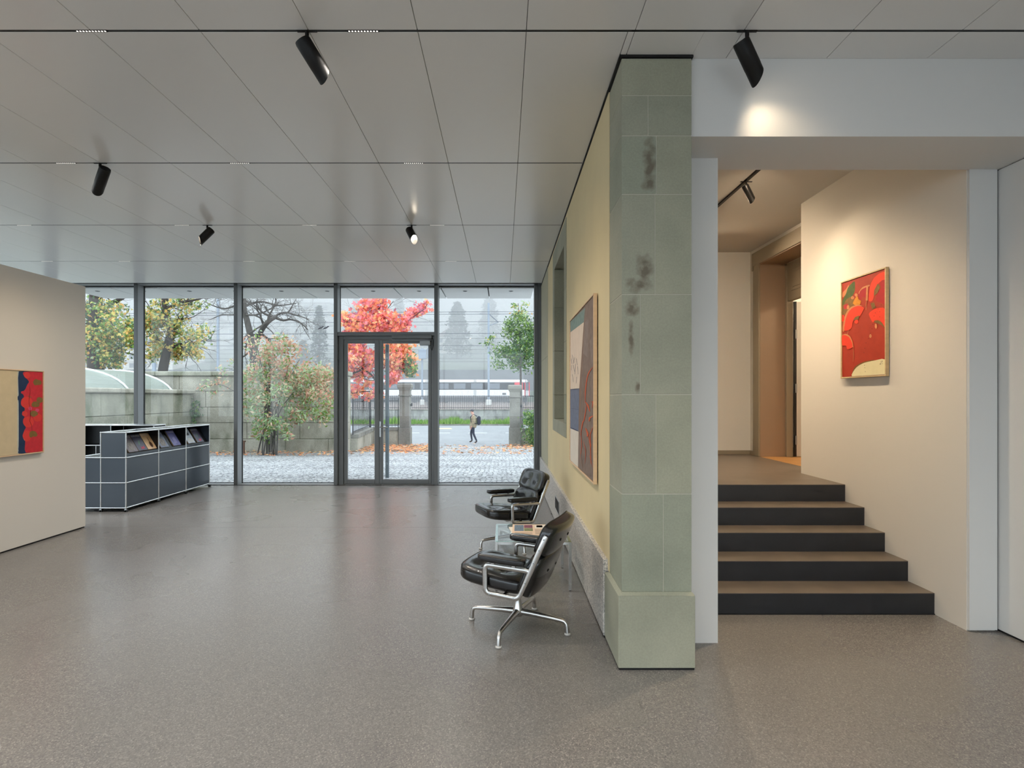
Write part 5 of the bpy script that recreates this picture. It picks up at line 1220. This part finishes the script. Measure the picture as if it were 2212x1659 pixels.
for boxes, n_, rad, cnt, wts, sd in (([(522, 640, 740, 800), (560, 655, 735, 790)], 34, 13, 48, (3, 2, 5, 4, 2, 1), 1), ([(520, 700, 800, 850)], 40, 14, 48, (4, 4, 3, 4, 2, 1), 2), ([(640, 720, 795, 860)], 24, 12, 48, (2, 3, 5, 5, 1, 1), 3), ([(525, 640, 850, 920)], 26, 13, 40, (5, 4, 1, 2, 2, 1), 4), ([(630, 720, 850, 905)], 22, 12, 44, (3, 3, 2, 2, 5, 1), 5), ([(550, 625, 905, 955)], 16, 12, 40, (4, 3, 1, 1, 4, 1), 6)):
    for (px, py, rd_, c2, w2) in scatter(boxes, n_, rad, cnt, wts, sd): cloud(fo, rr, P(px, py, YS+rr.uniform(-.9, .9)), rd_*YS/F, c2, .085, 'oval', w2)
for (px, py) in ((435, 838), (450, 832), (470, 825), (486, 828), (462, 848), (500, 782), (480, 800)): cloud(fo, rr, P(px, py, YS+.6), .14, 22, .08, 'oval', (2, 2, 3, 3, 1, 0))
fo.build('foliage', sm, sb, kind='stuff')
st2 = MB()
st2.sweep(smooth_path([P(545, 880, YS), P(505, 845, YS+.4), P(470, 830, YS+.6), P(432, 840, YS+.6)]), .012, 5); st2.sweep(smooth_path([P(540, 850, YS), P(505, 800, YS+.4), P(478, 798, YS+.6)]), .010, 5); st2.build('long_branch', bark_l, sb, kind='stuff')
# ivy, hedge, leaf litter
rr = random.Random(71); q = MB()
for py in range(872, 920, 6): cloud(q, rr, P(418+rr.uniform(-4, 4), py, 21.75), .16, 26, .07, 'oval', (1, 3, 0, 0, 0))
tag(q.build('ivy', gm, None), 'dark ivy growing in the corner of the courtyard walls', 'ivy', kind='stuff')
hd = empty('hedge_bush', (1.45, 27.4, gz(27.4)), label='dense dark green bush at the right edge of the window front', cat='bush')
q = MB()
for _ in range(52): cloud(q, rr, Vector((1.55+rr.gauss(0, .28), 27.3+rr.gauss(0, .3), gz(27.3)+.1+1.55*rr.random())), .22, 34, .075, 'oval', (3, 6, 0, 0, 1))
q.build('foliage', gm, hd, kind='stuff'); q = MB()
for _ in range(5): q.sweep([(1.55, 27.3, gz(27.3)), (1.55+rr.uniform(-.3, .3), 27.3, gz(27.3)+1.2)], .02, 5)
q.build('stems', bark, hd)
q = MB(); lit = [lg_['orange'], lg_['rust'], lg_['peach'], lg_['brown'], lg_['tan']]
def litter(px0, px1, y0, y1, n_, sz_):
    for _ in range(n_):
        px = rr.uniform(px0, px1); py = rr.uniform(y0, y1)
        Y = 1.193*F/((py-CY)-.0431*F)          # where that line of sight meets the sloping yard
        if not 12 < Y < 28.4: continue
        p_ = Vector(((px-CX)*Y/F, Y, gz(Y)+.02+.10*rr.random()**3)); a = rr.uniform(0, 2*PI); s_ = sz_*rr.uniform(.6, 1.2)
        q.poly([p_+Vector((math.cos(a+2*PI*k/6)*s_*(1 if k % 2 else .5), math.sin(a+2*PI*k/6)*s_*(1 if k % 2 else .5), rr.uniform(-.02, .03))) for k in range(6)], rr.choice((0, 0, 1, 2, 2, 3, 4)))
litter(750, 930, 955, 976, 1500, .10); litter(790, 870, 945, 966, 500, .10); litter(750, 1150, 962, 982, 420, .09); litter(525, 722, 968, 985, 420, .07); litter(450, 520, 972, 985, 120, .06); litter(1095, 1150, 960, 970, 160, .09)
tag(q.build('fallen_leaves', lit, None), 'orange and brown fallen leaves strewn over the courtyard', 'leaves', kind='stuff')
po = empty('short_post', P(527, 970, 21.0), label='short rusty post at the foot of the stone wall by the shrub', cat='post'); c_ = P(527, 972, 20.9)
bx('shaft', mat('rusty_iron', C(110, 84, 70), .9), po, c_.x-.025, c_.x+.025, 20.88, 20.93, gz(20.9), gz(20.9)+.44); bx('cap', MATS['rusty_iron'], po, c_.x-.045, c_.x+.045, 20.86, 20.95, gz(20.9)+.44, gz(20.9)+.50)
# two birds on a wire
for i, px in enumerate((692, 703)):
    b_ = P(px, 712, 50); bd = empty('bird', b_, label=['dark bird perched on the wire, the left of two', 'dark bird perched on the wire, the right of two'][i], cat='bird', group='birds on the wire')
    q = MB(); q.sweep([b_+Vector((-.22, 0, .02)), b_+Vector((-.10, 0, .10)), b_+Vector((.02, 0, .16)), b_+Vector((.14, 0, .20)), b_+Vector((.20, 0, .27)), b_+Vector((.27, 0, .27)), b_+Vector((.34, 0, .25))], [.015, .06, .085, .07, .05, .045, .005], 8); q.sweep([b_+Vector((.0, 0, .1)), b_+Vector((.0, 0, -.28))], .012, 4); q.build('body', mat('crow_black', C(40, 42, 48), .6), bd, 60)
# ---------------------------------------------------------------- the passer-by
def person():
    px_, Yp = 1022, 29.4; zg = sz(29.4); o = Vector(((px_-CX)*Yp/F, Yp, zg))
    t = empty('person', o, label='walking person in beige quilted jacket, dark jeans and cap on the street', cat='person')
    # joints, figure walks towards -x
    J = {'pel': (0, 0, .93), 'sp': (.02, 0, 1.12), 'ch': (.03, 0, 1.34), 'nk': (-.01, 0, 1.50), 'hd': (-.05, 0, 1.58), 'top': (-.06, 0, 1.73),
         'hem': (-.01, 0, .76), 'hl': (0, -.09, .90), 'kl': (.02, -.10, .50), 'al': (.20, -.10, .10), 'tl': (.08, -.11, .035), 'hr': (0, .09, .90), 'kr': (-.12, .10, .52), 'ar': (-.06, .10, .12), 'tr': (-.20, .11, .06),
         'shl': (.03, -.18, 1.40), 'el': (.07, -.24, 1.12), 'wl': (-.06, -.22, .90), 'fl': (-.10, -.21, .82), 'shr': (.03, .18, 1.40), 'er': (.06, .24, 1.13), 'wr': (-.08, .22, .92), 'fr': (-.12, .21, .84)}
    Rad = {'hem': .135, 'pel': .14, 'sp': .13, 'ch': .15, 'nk': .06, 'hd': .085, 'top': .075, 'hl': .09, 'kl': .065, 'al': .045, 'tl': .04, 'hr': .09, 'kr': .065, 'ar': .045, 'tr': .04, 'shl': .07, 'el': .05, 'wl': .035, 'fl': .03, 'shr': .07, 'er': .05, 'wr': .035, 'fr': .03}
    E = [('pel', 'sp'), ('sp', 'ch'), ('ch', 'nk'), ('nk', 'hd'), ('hd', 'top'), ('pel', 'hl'), ('hl', 'kl'), ('kl', 'al'), ('al', 'tl'), ('pel', 'hr'), ('hr', 'kr'), ('kr', 'ar'), ('ar', 'tr'), ('ch', 'shl'), ('shl', 'el'), ('el', 'wl'), ('wl', 'fl'), ('ch', 'shr'), ('shr', 'er'), ('er', 'wr'), ('wr', 'fr')]
    def grow(name, keys, scale, mats, pick, edges):
        ix = {k: i for i, k in enumerate(keys)}; me = bpy.data.meshes.new(name+'_rig'); me.from_pydata([J[k] for k in keys], [(ix[a], ix[b]) for a, b in edges], [])
        ob = bpy.data.objects.new(name+'_rig', me); COL.objects.link(ob); ob.modifiers.new('skin', 'SKIN'); ob.modifiers.new('sub', 'SUBSURF').levels = 2
        for k in keys: v = me.skin_vertices[0].data[ix[k]]; v.radius = (Rad[k]*scale, Rad[k]*scale); v.use_root = (k == keys[0])
        dg = bpy.context.evaluated_depsgraph_get(); dg.update(); m2 = bpy.data.meshes.new_from_object(ob.evaluated_get(dg)); bpy.data.objects.remove(ob); m2.name = name
        m2.materials.clear()
        for m_ in mats: m2.materials.append(m_)
        for p_ in m2.polygons: p_.use_smooth = True; p_.material_index = pick(p_.center)
        r = bpy.data.objects.new(name, m2); COL.objects.link(r); r.parent = t; return r
    skin = mat('skin', C(206, 156, 136), .6); jeans = mat('dark_jeans', C(38, 44, 62), .85); shoe = mat('dark_shoe', C(66, 52, 48), .7); hair = mat('dark_hair', C(40, 34, 32), .8)
    grow('body', [k for k in J if k != 'hem'], 1.0, [skin, jeans, shoe, hair], lambda c: 2 if c.z < .13 else 1 if c.z < .86 and abs(c.y) < .19 else 3 if (c.z > 1.63 and c.x > -.06) else 0, E)
    kk = ['sp', 'pel', 'hem', 'ch', 'shl', 'el', 'wl', 'shr', 'er', 'wr']; jk = mat('beige_jacket', C(164, 152, 124), .9, var=.25, vscale=9, stretch=(.3, .3, 3))
    grow('jacket', kk, 1.42, [jk], lambda c: 0, [('sp', 'pel'), ('pel', 'hem'), ('sp', 'ch'), ('ch', 'shl'), ('shl', 'el'), ('el', 'wl'), ('ch', 'shr'), ('shr', 'er'), ('er', 'wr')])
    q = MB(); q.lathe([(.098, 0), (.100, .03), (.088, .07), (.05, .095), (.004, .10)], 14, o+Vector((-.055, 0, 1.66))); q.cbox(o.x-.22, o.x-.11, o.y-.06, o.y+.06, o.z+1.665, o.z+1.68, .005); q.build('cap', mat('dark_cap', C(58, 56, 62), .8), t, 50)
    for s in (-1, 1):
        q = MB(); b_ = o+Vector((-.132, s*.035, 1.625)); q.lathe([(.010, -.006), (.010, .006)], 6, b_); q.build('eye', M['black'], t)
        q = MB(); c_ = o+Vector((-.115, s*.215, .815))
        for k in range(4): q.sweep([c_+Vector((-.012+.016*k, 0, 0)), c_+Vector((-.022+.016*k, 0, -.05)), c_+Vector((-.026+.016*k, -s*.012, -.085))], [.009, .009, .007], 6)
        q.sweep([c_+Vector((-.025, 0, .03)), c_+Vector((-.05, -s*.01, -.01)), c_+Vector((-.055, -s*.015, -.04))], [.010, .009, .007], 6); q.build('hand', skin, t, 60)
    q = MB(); q.sweep([o+Vector((-.135, 0, 1.60)), o+Vector((-.165, 0, 1.585)), o+Vector((-.14, 0, 1.565))], [.012, .014, .01], 6); q.build('nose', skin, t, 60)
    bp = empty('backpack', o+Vector((.23, 0, 1.0)), label='black backpack on the back of the walking person', cat='backpack')
    q = MB(); q.cbox(o.x+.20, o.x+.39, o.y-.16, o.y+.16, o.z+.95, o.z+1.40, .06); q.build('bag', mat('backpack_black', C(44, 48, 62), .85), bp, 60)
    for s in (-1, 1):
        q = MB(); q.sweep([o+Vector((.20, s*.12, 1.40)), o+Vector((.02, s*.13, 1.50)), o+Vector((-.14, s*.12, 1.36)), o+Vector((-.10, s*.14, 1.10)), o+Vector((.18, s*.14, 1.02))], .02, 6); q.build('strap', MATS['backpack_black'], bp, 60)
person()
# ---------------------------------------------------------------- fog over railway and hill
for fy0, fy1, fden, flab in ((44.6, 103, .0042, 'thin morning haze over the railway and the train'), (106.5, 330, .019, 'dense pale fog over the hill, houses and conifers')):
  fg = MB(); fg.box(-260, 260, fy0, fy1, -2, 75); fo_ = fg.build('fog', M['black'], None); fo_.data.materials.clear()
  fm = bpy.data.materials.new('fog'); fm.use_nodes = True; n_ = fm.node_tree.nodes; n_.remove(n_['Principled BSDF'])
  vs = n_.new('ShaderNodeVolumeScatter'); vs.inputs['Color'].default_value = (.97, .985, 1, 1); vs.inputs['Density'].default_value = fden; vs.inputs['Anisotropy'].default_value = 0.0
  fm.node_tree.links.new(vs.outputs[0], n_['Material Output'].inputs['Volume']); fo_.data.materials.append(fm)
  tag(fo_, flab, 'fog', kind='stuff')
